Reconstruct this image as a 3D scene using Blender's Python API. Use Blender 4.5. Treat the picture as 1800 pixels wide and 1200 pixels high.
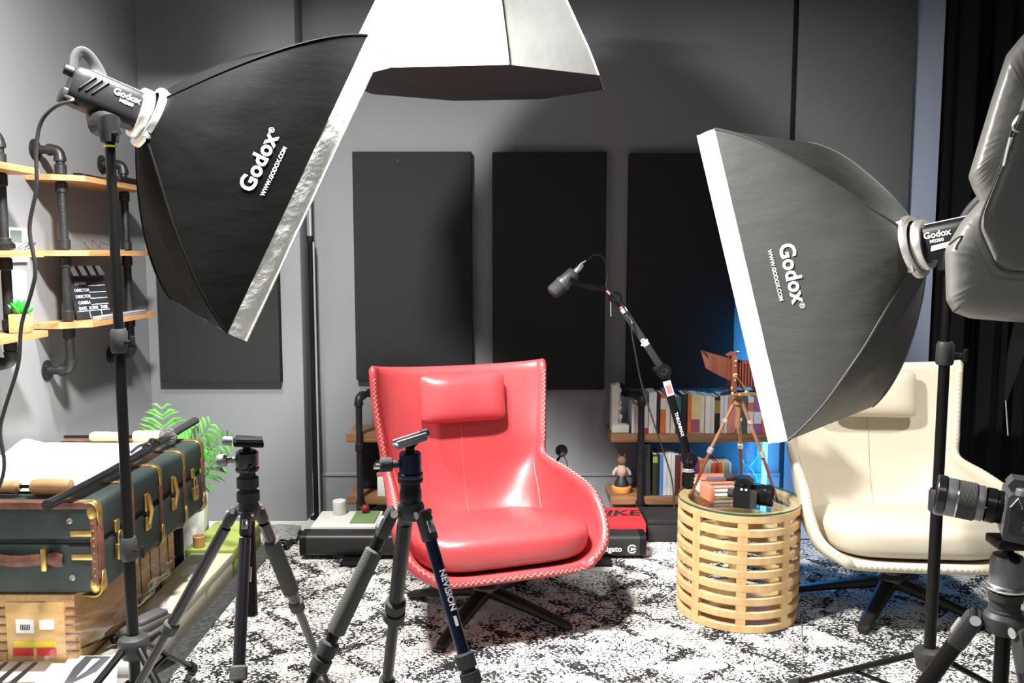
import bpy, bmesh, math, random
from mathutils import Vector, Matrix, noise
random.seed(7)
PI = math.pi
S = bpy.context.scene
for _o in list(bpy.data.objects):
    bpy.data.objects.remove(_o)

# ---------------------------------------------------------------- camera, world, lights, exposure
PITCH = math.atan(153 / 1500.0)
HC = 1.40
cam_data = bpy.data.cameras.new('camera')
cam_data.sensor_width = 36.0
cam_data.lens = 30.0
cam_data.clip_start = 0.05
cam = bpy.data.objects.new('camera', cam_data)
cam.location = (0, 0, HC)
cam.rotation_euler = (PI / 2 - PITCH, 0, 0)
S.collection.objects.link(cam)
S.camera = cam
world = bpy.data.worlds.new('world')
S.world = world
world.use_nodes = True
world.node_tree.nodes['Background'].inputs[0].default_value = (0.75, 0.85, 1, 1)
world.node_tree.nodes['Background'].inputs[1].default_value = 0.05
S.view_settings.view_transform = 'Standard'
S.view_settings.look = 'None'
S.view_settings.gamma = 1.0
S.view_settings.use_curve_mapping = False
S.view_settings.exposure = 0.0
CEIL = 2.74

def area_light(name, loc, size, power, col=(1, 1, 1), rot=(0, 0, 0), size_y=None):
    l = bpy.data.lights.new(name, 'AREA')
    l.energy = power
    l.color = col
    l.shape = 'RECTANGLE' if size_y else 'SQUARE'
    l.size = size
    if size_y:
        l.size_y = size_y
    o = bpy.data.objects.new(name, l)
    o.location = loc
    o.rotation_euler = rot
    S.collection.objects.link(o)
    return o
# the ceiling LED panels of the room (their fixtures are built with the ceiling)
PANELS = [(-0.76, 2.10, 0.22, 300), (0.60, -0.20, 0.45, 12)]
for _x, _y, _s, _p in PANELS:
    area_light('ceiling_light_emitter', (_x, _y, CEIL - 0.035), _s, _p, (1.0, 0.985, 0.955))
# unseen spotlights added to brighten both chairs and the boxes by the trunk
SPOTS = [(Vector((1.80, 2.25, CEIL - 0.20)), Vector((1.45, 3.10, 0.20)), 72, 215),
         (Vector((-0.35, 2.05, CEIL - 0.20)), Vector((-0.10, 3.30, 0.58)), 36, 640),
         (Vector((-1.12, 3.02, CEIL - 0.20)), Vector((-1.20, 3.22, 0.0)), 84, 400)]
for _p, _a, _ang, _e in SPOTS:
    _sl = bpy.data.lights.new('added_spot_emitter', 'SPOT')
    _sl.energy = _e
    _sl.color = (1.0, 0.98, 0.95)
    _sl.spot_size = math.radians(_ang)
    _sl.spot_blend = 0.55
    _sl.shadow_soft_size = 0.09
    _so = bpy.data.objects.new('added_spot_emitter', _sl)
    _so.location = _p
    _so.rotation_euler = (_a - _p).to_track_quat('-Z', 'Y').to_euler()
    S.collection.objects.link(_so)
# the blue LED tube standing at the end of the book shelf (its own glow is in the tube's material)

# ---------------------------------------------------------------- helpers
def P(px, py, Y):
    """world point at depth Y that the photograph shows at (px, py)"""
    u = (px - 900) / 1500.0
    v = (600 - py) / 1500.0
    dy = math.cos(PITCH) + v * math.sin(PITCH)
    dz = -math.sin(PITCH) + v * math.cos(PITCH)
    return Vector((u * Y / dy, Y, HC + dz * Y / dy))

def G(px, py, z=0.0):
    """world point at height z"""
    u = (px - 900) / 1500.0
    v = (600 - py) / 1500.0
    dy = math.cos(PITCH) + v * math.sin(PITCH)
    dz = -math.sin(PITCH) + v * math.cos(PITCH)
    t = (z - HC) / dz
    return Vector((u * t, dy * t, z))

def catmull(pts, u):
    """pts: list of tuples, u in 0..1 over the whole list"""
    n = len(pts) - 1
    x = min(max(u, 0), 1) * n
    i = min(int(x), n - 1)
    t = x - i
    p1, p2 = pts[i], pts[i + 1]
    p0 = pts[i - 1] if i > 0 else tuple(2 * a - b for a, b in zip(p1, p2))
    p3 = pts[i + 2] if i + 2 <= n else tuple(2 * b - a for a, b in zip(p1, p2))
    return tuple(0.5 * (2 * b + (c - a) * t + (2 * a - 5 * b + 4 * c - d) * t * t + (3 * b - a - 3 * c + d) * t ** 3)
                 for a, b, c, d in zip(p0, p1, p2, p3))

def spline(pts, n):
    pts = [tuple(p) for p in pts]
    return [Vector(catmull(pts, i / n)) for i in range(n + 1)]

def frame(d):
    d = Vector(d).normalized()
    a = Vector((0, 0, 1)) if abs(d.z) < 0.9 else Vector((1, 0, 0))
    x = a.cross(d).normalized()
    return x, d.cross(x).normalized(), d

class MB:
    def __init__(s, M=None):
        s.v, s.f, s.M = [], [], M

    def add(s, vs, fs):
        b = len(s.v)
        for v in vs:
            v = Vector(v)
            s.v.append(s.M @ v if s.M else v)
        for f in fs:
            s.f.append([i + b for i in f])
        return s

    def box(s, c, size, rot=None, bev=0.0, seg=2, taper=1.0):
        bm = bmesh.new()
        bmesh.ops.create_cube(bm, size=1)
        for v in bm.verts:
            k = taper if v.co.z > 0 else 1.0
            v.co = Vector((v.co.x * size[0] * k, v.co.y * size[1] * k, v.co.z * size[2]))
        if bev:
            bmesh.ops.bevel(bm, geom=bm.edges[:], offset=min(bev, min(size) * 0.49), segments=seg, affect='EDGES', profile=0.5)
        bm.verts.index_update()
        R = rot if rot is not None else Matrix.Identity(3)
        c = Vector(c)
        s.add([R @ v.co + c for v in bm.verts], [[v.index for v in f.verts] for f in bm.faces])
        bm.free()
        return s

    def b2(s, lo, hi, bev=0.0, seg=2):
        lo, hi = Vector(lo), Vector(hi)
        return s.box((lo + hi) / 2, tuple(hi - lo), None, bev, seg)

    def cyl(s, p0, p1, r0, r1=None, n=16):
        p0, p1 = Vector(p0), Vector(p1)
        r1 = r0 if r1 is None else r1
        return s.tube([p0, p1], [r0, r1], n)

    def tube(s, pts, r, n=8, caps=True, closed=False, flat=None):
        pts = [Vector(p) for p in pts]
        m = len(pts)
        rr = r if isinstance(r, (list, tuple)) else [r] * m
        vs, fs = [], []
        x = None
        for i, p in enumerate(pts):
            if closed:
                d = pts[(i + 1) % m] - pts[i - 1]
            else:
                d = pts[min(i + 1, m - 1)] - pts[max(i - 1, 0)]
            d = d.normalized() if d.length > 1e-9 else Vector((0, 0, 1))
            if x is None:
                x, y, _ = frame(d)
            else:
                x = (x - d * x.dot(d))
                x = x.normalized() if x.length > 1e-6 else frame(d)[0]
                y = d.cross(x)
            for k in range(n):
                a = 2 * PI * k / n
                e = rr[i]
                vs.append(p + x * math.cos(a) * e + y * math.sin(a) * e * (flat or 1))
        rows = m if closed else m - 1
        for i in range(rows):
            for k in range(n):
                a, b = i * n + k, i * n + (k + 1) % n
                c, d = ((i + 1) % m) * n + (k + 1) % n, ((i + 1) % m) * n + k
                fs.append([a, b, c, d])
        if caps and not closed:
            fs.append(list(range(n))[::-1])
            fs.append([(m - 1) * n + k for k in range(n)])
        return s.add(vs, fs)

    def lathe(s, prof, o=(0, 0, 0), axis=(0, 0, 1), n=24, caps=True, ang=None):
        x, y, d = frame(axis)
        o = Vector(o)
        vs, fs = [], []
        full = ang is None
        a0, a1 = (0, 2 * PI) if full else ang
        cnt = n if full else n + 1
        for (r, z) in prof:
            for k in range(cnt):
                a = a0 + (a1 - a0) * k / n
                vs.append(o + d * z + (x * math.cos(a) + y * math.sin(a)) * max(r, 1e-5))
        for i in range(len(prof) - 1):
            for k in range(n):
                k2 = (k + 1) % cnt
                fs.append([i * cnt + k, i * cnt + k2, (i + 1) * cnt + k2, (i + 1) * cnt + k])
        if caps and full:
            if prof[0][0] > 1e-4:
                fs.append(list(range(n))[::-1])
            if prof[-1][0] > 1e-4:
                fs.append([(len(prof) - 1) * n + k for k in range(n)])
        return s.add(vs, fs)

    def ball(s, c, r, n=16, sc=(1, 1, 1), R=None):
        c = Vector(c)
        vs, fs = [], []
        m = max(6, n // 2)
        for i in range(m + 1):
            t = PI * i / m
            for k in range(n):
                a = 2 * PI * k / n
                v = Vector((math.sin(t) * math.cos(a) * r * sc[0], math.sin(t) * math.sin(a) * r * sc[1], math.cos(t) * r * sc[2]))
                vs.append((R @ v if R else v) + c)
        for i in range(m):
            for k in range(n):
                fs.append([i * n + k, (i + 1) * n + k, (i + 1) * n + (k + 1) % n, i * n + (k + 1) % n])
        return s.add(vs, fs)

    def grid(s, fn, nu, nv, cu=False, cv=False):
        U, Vn = (nu if cu else nu + 1), (nv if cv else nv + 1)
        vs = [fn(i / nu, j / nv) for i in range(U) for j in range(Vn)]
        fs = []
        for i in range(nu):
            for j in range(nv):
                i2, j2 = (i + 1) % U, (j + 1) % Vn
                fs.append([i * Vn + j, i2 * Vn + j, i2 * Vn + j2, i * Vn + j2])
        return s.add(vs, fs)

    def prism(s, poly, o, ux, uy, depth):
        """2-D outline in the (ux, uy) plane at o, extruded by the vector depth"""
        o, ux, uy, dv = Vector(o), Vector(ux), Vector(uy), Vector(depth)
        n = len(poly)
        vs = [o + ux * a + uy * b for a, b in poly] + [o + ux * a + uy * b + dv for a, b in poly]
        fs = [list(range(n))[::-1], [n + i for i in range(n)]]
        for i in range(n):
            j = (i + 1) % n
            fs.append([i, j, n + j, n + i])
        return s.add(vs, fs)

    def text(s, body, size, fn, bold=0.0, space=1.0, shear=0.0):
        cu = bpy.data.curves.new('t', 'FONT')
        cu.body, cu.size, cu.offset = body, size, bold
        cu.align_x, cu.align_y = 'CENTER', 'CENTER'
        cu.space_character = space
        cu.shear = shear
        cu.resolution_u = 3
        ob = bpy.data.objects.new('t', cu)
        S.collection.objects.link(ob)
        bpy.context.view_layer.update()
        me = bpy.data.meshes.new_from_object(ob.evaluated_get(bpy.context.evaluated_depsgraph_get()))
        s.add([fn(v.co.x, v.co.y) for v in me.vertices], [list(p.vertices) for p in me.polygons])
        bpy.data.objects.remove(ob)
        bpy.data.curves.remove(cu)
        bpy.data.meshes.remove(me)
        return s

    def build(s, name, m, parent=None, world=True, smooth=35, fix=True):
        me = bpy.data.meshes.new(name)
        me.from_pydata([tuple(v) for v in s.v], [], s.f)
        if fix:
            bm = bmesh.new()
            bm.from_mesh(me)
            bmesh.ops.remove_doubles(bm, verts=bm.verts, dist=1e-5)
            bmesh.ops.recalc_face_normals(bm, faces=bm.faces)
            bm.to_mesh(me)
            bm.free()
        me.update()
        if smooth:
            me.polygons.foreach_set('use_smooth', [True] * len(me.polygons))
            me.set_sharp_from_angle(angle=math.radians(smooth))
        me.materials.append(m)
        o = bpy.data.objects.new(name, me)
        S.collection.objects.link(o)
        if parent is not None:
            o.parent = parent
            if world and parent.parent is None:
                o.matrix_parent_inverse = parent.matrix_basis.inverted()
        return o

def tag(o, label, cat, group=None):
    o['label'] = label
    o['category'] = cat
    if group:
        o['group'] = group
    return o

def thing(name, label, cat, loc=(0, 0, 0), rz=0.0, group=None):
    o = bpy.data.objects.new(name, None)
    o.empty_display_size = 0.05
    o.location = loc
    o.rotation_euler = (0, 0, rz)
    o.matrix_basis = Matrix.Translation(loc) @ Matrix.Rotation(rz, 4, 'Z')
    S.collection.objects.link(o)
    return tag(o, label, cat, group)

def struct(name, mb, m, smooth=35):
    o = mb.build(name, m, smooth=smooth)
    o['kind'] = 'structure'
    return o

def kids(o):
    return [c for c in bpy.data.objects if c.parent == o]

def copy_tree(o, parent=None):
    c = o.copy()
    S.collection.objects.link(c)
    if parent is not None:
        c.parent = parent
    for ch in kids(o):
        copy_tree(ch, c)
    return c

def rotZ(a):
    return Matrix.Rotation(a, 3, 'Z')

def basis(x, y, z):
    return Matrix((x, y, z)).transposed()

# ---------------------------------------------------------------- materials
def mat(name, col, rough=0.5, metal=0.0, bump=0.0, bscale=60.0, var=0.0, vscale=6.0, spec=0.5, coat=0.0, sheen=0.0, emit=None, estr=0.0, stretch=None, detail=3.0):
    m = bpy.data.materials.new(name)
    m.use_nodes = True
    nt = m.node_tree
    b = nt.nodes['Principled BSDF']
    b.inputs['Base Color'].default_value = (*col, 1)
    b.inputs['Roughness'].default_value = rough
    b.inputs['Metallic'].default_value = metal
    b.inputs['Specular IOR Level'].default_value = spec
    b.inputs['Coat Weight'].default_value = coat
    b.inputs['Sheen Weight'].default_value = sheen
    if emit:
        b.inputs['Emission Color'].default_value = (*emit, 1)
        b.inputs['Emission Strength'].default_value = estr
    tc = nt.nodes.new('ShaderNodeTexCoord')
    src = tc.outputs['Object']
    if stretch:
        mp = nt.nodes.new('ShaderNodeMapping')
        mp.inputs['Scale'].default_value = stretch
        nt.links.new(src, mp.inputs[0])
        src = mp.outputs[0]
    if bump:
        n = nt.nodes.new('ShaderNodeTexNoise')
        n.inputs['Scale'].default_value = bscale
        n.inputs['Detail'].default_value = detail
        nt.links.new(src, n.inputs['Vector'])
        bp = nt.nodes.new('ShaderNodeBump')
        bp.inputs['Strength'].default_value = bump
        bp.inputs['Distance'].default_value = 0.01
        nt.links.new(n.outputs['Fac'], bp.inputs['Height'])
        nt.links.new(bp.outputs['Normal'], b.inputs['Normal'])
    if var:
        n = nt.nodes.new('ShaderNodeTexNoise')
        n.inputs['Scale'].default_value = vscale
        n.inputs['Detail'].default_value = 4
        nt.links.new(src, n.inputs['Vector'])
        r = nt.nodes.new('ShaderNodeValToRGB')
        r.color_ramp.elements[0].position = 0.3
        r.color_ramp.elements[1].position = 0.7
        r.color_ramp.elements[0].color = (*[c * (1 - var) for c in col], 1)
        r.color_ramp.elements[1].color = (*[min(1, c * (1 + var)) for c in col], 1)
        nt.links.new(n.outputs['Fac'], r.inputs[0])
        nt.links.new(r.outputs[0], b.inputs['Base Color'])
    return m

def wood(name, c1, c2, scale=8.0, axis=0, rough=0.45, squash=0.07):
    m = bpy.data.materials.new(name)
    m.use_nodes = True
    nt = m.node_tree
    b = nt.nodes['Principled BSDF']
    b.inputs['Roughness'].default_value = rough
    tc = nt.nodes.new('ShaderNodeTexCoord')
    mp = nt.nodes.new('ShaderNodeMapping')
    sc = [scale * 3.0] * 3
    sc[axis] = scale * 3.0 * squash
    mp.inputs['Scale'].default_value = sc
    n = nt.nodes.new('ShaderNodeTexNoise')
    n.inputs['Scale'].default_value = 2.2
    n.inputs['Detail'].default_value = 6
    n.inputs['Roughness'].default_value = 0.62
    n.inputs['Distortion'].default_value = 0.6
    r = nt.nodes.new('ShaderNodeValToRGB')
    r.color_ramp.elements[0].position = 0.32
    r.color_ramp.elements[1].position = 0.68
    r.color_ramp.elements[0].color = (*c1, 1)
    r.color_ramp.elements[1].color = (*c2, 1)
    nt.links.new(tc.outputs['Object'], mp.inputs[0])
    nt.links.new(mp.outputs[0], n.inputs['Vector'])
    nt.links.new(n.outputs['Fac'], r.inputs[0])
    nt.links.new(r.outputs[0], b.inputs['Base Color'])
    return m

def glass(name, col=(1, 1, 1), rough=0.0, mixf=0.03):
    """clear sheet: mostly transparent with a glossy reflection"""
    m = bpy.data.materials.new(name)
    m.use_nodes = True
    nt = m.node_tree
    nt.nodes.remove(nt.nodes['Principled BSDF'])
    out = nt.nodes['Material Output']
    t = nt.nodes.new('ShaderNodeBsdfTransparent')
    t.inputs[0].default_value = (*col, 1)
    g = nt.nodes.new('ShaderNodeBsdfGlossy')
    g.inputs['Roughness'].default_value = rough
    fr = nt.nodes.new('ShaderNodeLayerWeight')
    fr.inputs[0].default_value = 0.5
    pw_ = nt.nodes.new('ShaderNodeMath')
    pw_.operation = 'POWER'
    pw_.inputs[1].default_value = 4.0
    ml_ = nt.nodes.new('ShaderNodeMath')
    ml_.operation = 'MULTIPLY'
    ml_.inputs[1].default_value = 0.6
    ad = nt.nodes.new('ShaderNodeMath')
    ad.operation = 'ADD'
    ad.inputs[1].default_value = mixf
    nt.links.new(fr.outputs['Facing'], pw_.inputs[0])
    nt.links.new(pw_.outputs[0], ml_.inputs[0])
    nt.links.new(ml_.outputs[0], ad.inputs[0])
    mx = nt.nodes.new('ShaderNodeMixShader')
    nt.links.new(ad.outputs[0], mx.inputs[0])
    nt.links.new(t.outputs[0], mx.inputs[1])
    nt.links.new(g.outputs[0], mx.inputs[2])
    nt.links.new(mx.outputs[0], out.inputs['Surface'])
    return m

def rug_material():
    m = bpy.data.materials.new('rug_pile')
    m.use_nodes = True
    nt = m.node_tree
    L = nt.links.new
    b = nt.nodes['Principled BSDF']
    b.inputs['Roughness'].default_value = 0.95
    b.inputs['Specular IOR Level'].default_value = 0.1
    tc = nt.nodes.new('ShaderNodeTexCoord').outputs['Object']
    def nd(t, **k):
        n = nt.nodes.new('ShaderNode' + t)
        for a, v in k.items():
            setattr(n, a, v)
        return n
    def math_(op, a, bb, clamp=False):
        n = nd('Math', operation=op, use_clamp=clamp)
        for i, q in enumerate((a, bb)):
            if isinstance(q, (int, float)):
                n.inputs[i].default_value = q
            else:
                L(q, n.inputs[i])
        return n.outputs[0]
    def noise_(scale, detail=4, rough=0.6, vec=None, dist=0.0):
        n = nd('TexNoise')
        n.inputs['Scale'].default_value = scale
        n.inputs['Detail'].default_value = detail
        n.inputs['Roughness'].default_value = rough
        n.inputs['Distortion'].default_value = dist
        L(vec or tc, n.inputs['Vector'])
        return n.outputs['Fac']
    def ramp(fac, a, bb):
        n = nd('MapRange', clamp=True)
        n.inputs[1].default_value, n.inputs[2].default_value = a, bb
        L(fac, n.inputs[0])
        return n.outputs[0]
    # cobble cells
    v = nd('TexVoronoi', feature='DISTANCE_TO_EDGE')
    v.inputs['Scale'].default_value = 58
    mp = nd('Mapping')
    mp.inputs['Scale'].default_value = (0.8, 1.25, 1)
    L(tc, mp.inputs[0])
    L(mp.outputs[0], v.inputs['Vector'])
    big = noise_(2.6, 3, 0.55)
    mid = noise_(11, 4, 0.65)
    fine = noise_(95, 3, 0.7)
    thr = math_('ADD', math_('MULTIPLY', ramp(big, 0.36, 0.70), 0.16), math_('MULTIPLY', ramp(mid, 0.42, 0.66), 0.13))
    cell = math_('LESS_THAN', v.outputs['Distance'], thr)
    worn = math_('GREATER_THAN', math_('ADD', math_('MULTIPLY', fine, 0.8), math_('MULTIPLY', mid, 0.45)), 0.58)
    ink = math_('MULTIPLY', cell, worn)
    # ornamental lozenges: rings of darker wear round a lattice of diamonds
    sx = nd('SeparateXYZ')
    L(tc, sx.inputs[0])
    wob = math_('MULTIPLY', math_('SUBTRACT', noise_(5, 3), 0.5), 0.10)
    a = math_('PINGPONG', math_('ADD', math_('ADD', sx.outputs[0], sx.outputs[1]), wob), 0.36)
    c = math_('PINGPONG', math_('ADD', math_('SUBTRACT', sx.outputs[0], sx.outputs[1]), wob), 0.36)
    mn = math_('MINIMUM', a, c)
    band = math_('MULTIPLY', math_('GREATER_THAN', mn, 0.075), math_('LESS_THAN', mn, 0.135))
    speck = math_('GREATER_THAN', noise_(70, 2, 0.7), 0.47)
    ring = math_('MULTIPLY', math_('MULTIPLY', band, speck), math_('GREATER_THAN', mid, 0.43))
    # woven pinstripe pattern in places
    w = nd('TexWave', wave_type='BANDS', bands_direction='Y')
    w.inputs['Scale'].default_value = 16
    w.inputs['Distortion'].default_value = 1.5
    w.inputs['Detail Scale'].default_value = 6
    L(tc, w.inputs['Vector'])
    wv = math_('MULTIPLY', math_('GREATER_THAN', w.outputs['Fac'], 0.62), math_('GREATER_THAN', noise_(1.7, 2), 0.53))
    wv = math_('MULTIPLY', wv, math_('GREATER_THAN', fine, 0.5))
    tot = math_('MAXIMUM', math_('MAXIMUM', ink, ring), math_('MULTIPLY', wv, 0.8))
    mx = nd('Mix', data_type='RGBA')
    mx.inputs['A'].default_value = (0.70, 0.69, 0.65, 1)
    mx.inputs['B'].default_value = (0.022, 0.022, 0.024, 1)
    L(tot, mx.inputs['Factor'])
    L(mx.outputs['Result'], b.inputs['Base Color'])
    bp = nd('Bump')
    bp.inputs['Strength'].default_value = 0.5
    bp.inputs['Distance'].default_value = 0.004
    L(fine, bp.inputs['Height'])
    L(bp.outputs['Normal'], b.inputs['Normal'])
    return m

M = {}
M['wall'] = mat('charcoal_wall_paint', (0.185, 0.192, 0.202), 0.75, bump=0.04, bscale=180, var=0.03, vscale=2)
M['wall_side'] = mat('grey_wall_paint', (0.20, 0.206, 0.212), 0.42, bump=0.04, bscale=180, var=0.03, vscale=2)
M['pale_wall'] = mat('white_paint_bluish_light', (0.55, 0.64, 0.82), 0.6, bump=0.04, bscale=150)  # whitish wall strip with the bluish light on it put into its colour
M['ceil'] = mat('dark_ceiling_paint', (0.05, 0.05, 0.053), 0.8, bump=0.05)
M['floor'] = mat('light_grey_vinyl', (0.42, 0.42, 0.41), 0.5, var=0.08, vscale=3)
M['rug'] = rug_material()
M['rug_edge'] = mat('rug_binding', (0.06, 0.062, 0.06), 0.9, bump=0.5, bscale=220, var=0.5, vscale=60)
M['foam'] = mat('acoustic_cloth', (0.024, 0.024, 0.0245), 0.95, bump=0.25, bscale=500, spec=0.15)
M['curtain'] = mat('black_velvet_drape', (0.006, 0.006, 0.0065), 0.95, spec=0.1, bump=0.2, bscale=300)
M['red'] = mat('red_leather', (0.42, 0.050, 0.055), 0.33, bump=0.10, bscale=260, var=0.08, vscale=5, spec=0.55)
M['beige'] = mat('cream_leather', (0.56, 0.50, 0.39), 0.42, bump=0.10, bscale=260, var=0.03, vscale=4)
M['red_thread'] = mat('ivory_thread', (0.75, 0.62, 0.52), 0.8)
M['beige_thread'] = mat('beige_thread', (0.45, 0.39, 0.29), 0.8)
M['seam_red'] = mat('red_seam_piping', (0.52, 0.09, 0.085), 0.4)
M['seam_beige'] = mat('cream_seam_piping', (0.46, 0.40, 0.30), 0.5)
M['black_metal'] = mat('black_coated_metal', (0.007, 0.007, 0.007), 0.26, 0.0, bump=0.03, bscale=300, spec=0.15)
M['base_metal'] = mat('black_swivel_base', (0.02, 0.02, 0.019), 0.45, 0.4)
M['post_metal'] = mat('grey_swivel_post', (0.10, 0.10, 0.09), 0.4, 0.7)
M['black_plastic'] = mat('black_plastic', (0.007, 0.007, 0.0075), 0.42, spec=0.22, bump=0.05, bscale=250)
M['grey_plastic'] = mat('dark_grey_plastic', (0.030, 0.031, 0.032), 0.5, spec=0.3, bump=0.05, bscale=250)
M['rubber'] = mat('grey_rubber', (0.028, 0.029, 0.029), 0.75, bump=0.2, bscale=300, spec=0.25)
M['foam_grip'] = mat('grey_foam_grip', (0.075, 0.076, 0.070), 0.95, bump=0.4, bscale=500, spec=0.15)
M['navy'] = mat('navy_anodised', (0.014, 0.020, 0.050), 0.3, 0.75)
M['gunmetal'] = mat('gunmetal_anodised', (0.19, 0.195, 0.21), 0.45, 0.6)
M['body_grey'] = mat('camera_magnesium', (0.045, 0.046, 0.047), 0.4, spec=0.5, bump=0.15, bscale=350)
M['chrome'] = mat('polished_steel', (0.75, 0.75, 0.74), 0.2, 1.0)
M['silver'] = mat('brushed_silver_ring', (0.78, 0.76, 0.72), 0.35, 0.85, bump=0.05, bscale=200)
M['gloss_black'] = mat('gloss_black_shell', (0.009, 0.009, 0.011), 0.25, coat=0.25)
M['nylon'] = mat('black_nylon_shaded', (0.004, 0.004, 0.004), 0.55, bump=0.30, bscale=7, stretch=(1, 1, 2.2), detail=5, spec=0.02)  # left softbox: shaded copy of the nylon, shade put into the colour
M['nylon_r'] = mat('black_nylon_lit', (0.060, 0.060, 0.057), 0.5, bump=0.35, bscale=7, stretch=(1, 1, 2.4), detail=5, spec=0.4)  # right softbox: lit copy of the same nylon, light put into the colour
M['white_cloth'] = mat('white_softbox_cloth', (0.82, 0.82, 0.80), 0.6, bump=0.3, bscale=22, detail=4)
M['silver_cloth'] = mat('silver_rim_cloth', (0.60, 0.60, 0.58), 0.42, 0.1, bump=0.8, bscale=26, detail=5)
M['octa_cloth'] = mat('white_octa_cloth', (0.34, 0.34, 0.33), 0.7, bump=0.22, bscale=8, detail=5)
M['octa_black'] = mat('black_octa_cloth', (0.012, 0.013, 0.014), 0.7)
M['print'] = mat('white_print', (0.82, 0.82, 0.82), 0.6)
M['print_black'] = mat('black_print', (0.01, 0.01, 0.01), 0.6)
M['print_red'] = mat('red_print', (0.62, 0.03, 0.03), 0.5)
M['print_yellow'] = mat('yellow_print', (0.80, 0.62, 0.03), 0.5)
M['pink'] = mat('pink_print', (0.75, 0.20, 0.18), 0.5)
M['shelf_wood'] = wood('oak_shelf', (0.24, 0.115, 0.042), (0.46, 0.25, 0.10), 5, 1, 0.5)
M['shelf_dark'] = wood('walnut_shelf', (0.13, 0.062, 0.026), (0.30, 0.155, 0.07), 5, 0, 0.5)
M['bent_wood'] = wood('birch_bentwood', (0.52, 0.32, 0.14), (0.66, 0.45, 0.22), 4, 2, 0.42, 0.3)
M['roll_wood'] = wood('beech_roller', (0.50, 0.28, 0.12), (0.66, 0.42, 0.21), 6, 0, 0.45)
M['mahogany'] = wood('mahogany', (0.10, 0.028, 0.018), (0.19, 0.060, 0.036), 10, 2, 0.35)
M['leg_wood'] = wood('stained_tripod_wood', (0.17, 0.075, 0.032), (0.30, 0.15, 0.07), 10, 2, 0.45)
M['carton'] = wood('printed_carton', (0.42, 0.22, 0.08), (0.66, 0.42, 0.19), 3, 1, 0.55, 0.1)
M['carton_panel'] = wood('printed_carton_panel', (0.60, 0.36, 0.12), (0.76, 0.52, 0.24), 3, 0, 0.55, 0.2)
M['brass'] = mat('aged_brass', (0.56, 0.38, 0.12), 0.33, 0.9, var=0.25, vscale=20)
M['trunk'] = mat('dark_green_leatherette', (0.027, 0.040, 0.037), 0.5, spec=0.35, bump=0.12, bscale=120, var=0.25, vscale=7)
M['trunk_strap'] = mat('brown_leather_strap', (0.15, 0.052, 0.030), 0.5, bump=0.3, bscale=90, var=0.4, vscale=30)
M['pipe'] = mat('black_iron_pipe', (0.030, 0.030, 0.031), 0.42, 0.6, bump=0.12, bscale=90, var=0.2, vscale=20)
M['paper'] = mat('white_paper', (0.80, 0.80, 0.77), 0.85, bump=0.05, bscale=40)
M['cream_box'] = mat('cream_board', (0.60, 0.60, 0.44), 0.7, var=0.03)
M['white_box'] = mat('white_board', (0.74, 0.74, 0.69), 0.7, var=0.02)
M['green_box'] = mat('lime_green_board', (0.36, 0.44, 0.10), 0.7, var=0.04)
M['black_box'] = mat('black_board', (0.012, 0.012, 0.012), 0.6, var=0.1)
M['pink_box'] = mat('greyish_pink_board', (0.42, 0.36, 0.34), 0.7, var=0.04)
M['red_box'] = mat('red_board', (0.60, 0.022, 0.030), 0.55, var=0.03)
M['case'] = mat('black_aluminium_case', (0.030, 0.030, 0.031), 0.42, 0.3)
M['leaf'] = mat('palm_leaf_green', (0.10, 0.34, 0.06), 0.42, var=0.45, vscale=14)
M['leaf2'] = mat('succulent_green', (0.03, 0.42, 0.05), 0.5, var=0.3, vscale=30)
M['pot'] = mat('dark_pot', (0.03, 0.03, 0.03), 0.5)
M['plaster'] = mat('white_plaster', (0.66, 0.65, 0.60), 0.7, bump=0.3, bscale=60)
M['drone'] = mat('drone_grey', (0.10, 0.102, 0.104), 0.5, bump=0.05)
M['bag'] = mat('grey_backpack_cloth', (0.105, 0.103, 0.096), 0.6, bump=0.18, bscale=420, var=0.08, vscale=4, sheen=0.2)
M['bag_side'] = mat('grey_backpack_nylon', (0.17, 0.165, 0.153), 0.40, bump=0.3, bscale=9, detail=5)
M['bag_trim'] = mat('backpack_piping', (0.03, 0.03, 0.03), 0.6)
M['slate_black'] = mat('slate_black', (0.012, 0.013, 0.016), 0.5)
M['slate_white'] = mat('slate_bluish_white', (0.58, 0.62, 0.72), 0.6)
M['alu'] = mat('silver_aluminium', (0.42, 0.42, 0.43), 0.4, 0.6)
M['glass'] = glass('clear_glass', (0.93, 0.97, 0.95))
M['hour_glass'] = glass('hourglass_glass', (0.95, 0.98, 1.0), 0.05, 0.16)
M['film'] = glass('clear_packing_film', (0.93, 0.91, 0.88), 0.2, 0.07)
M['lens'] = mat('lens_glass', (0.01, 0.012, 0.02), 0.05, coat=1.0)
M['skin'] = mat('pale_doll_cloth', (0.55, 0.40, 0.34), 0.7)
M['tan'] = mat('tan_doll_fur', (0.22, 0.13, 0.08), 0.8, bump=0.3, bscale=200)
M['orange_base'] = mat('orange_wood_base', (0.62, 0.26, 0.06), 0.5)
M['led'] = mat('blue_led_tube', (0.3, 0.7, 1.0), 0.5, emit=(0.010, 0.36, 1.0), estr=44.0)
M['panel_led'] = mat('ceiling_panel_diffuser', (0.8, 0.8, 0.8), 0.5, emit=(1, 0.98, 0.95), estr=3.0)
M['grey_mesh'] = mat('grey_mesh_cloth', (0.22, 0.22, 0.22), 0.8, bump=0.8, bscale=120, var=0.5, vscale=70)
M['lcd'] = mat('lcd_grey_green', (0.12, 0.15, 0.13), 0.3)
M['switch'] = mat('white_switch_plastic', (0.78, 0.78, 0.76), 0.4)
M['cable'] = mat('black_cable', (0.015, 0.015, 0.015), 0.5)
M['strap_pin'] = mat('dull_steel_rivet', (0.42, 0.38, 0.30), 0.4, 0.8)
_cm = {}
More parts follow.
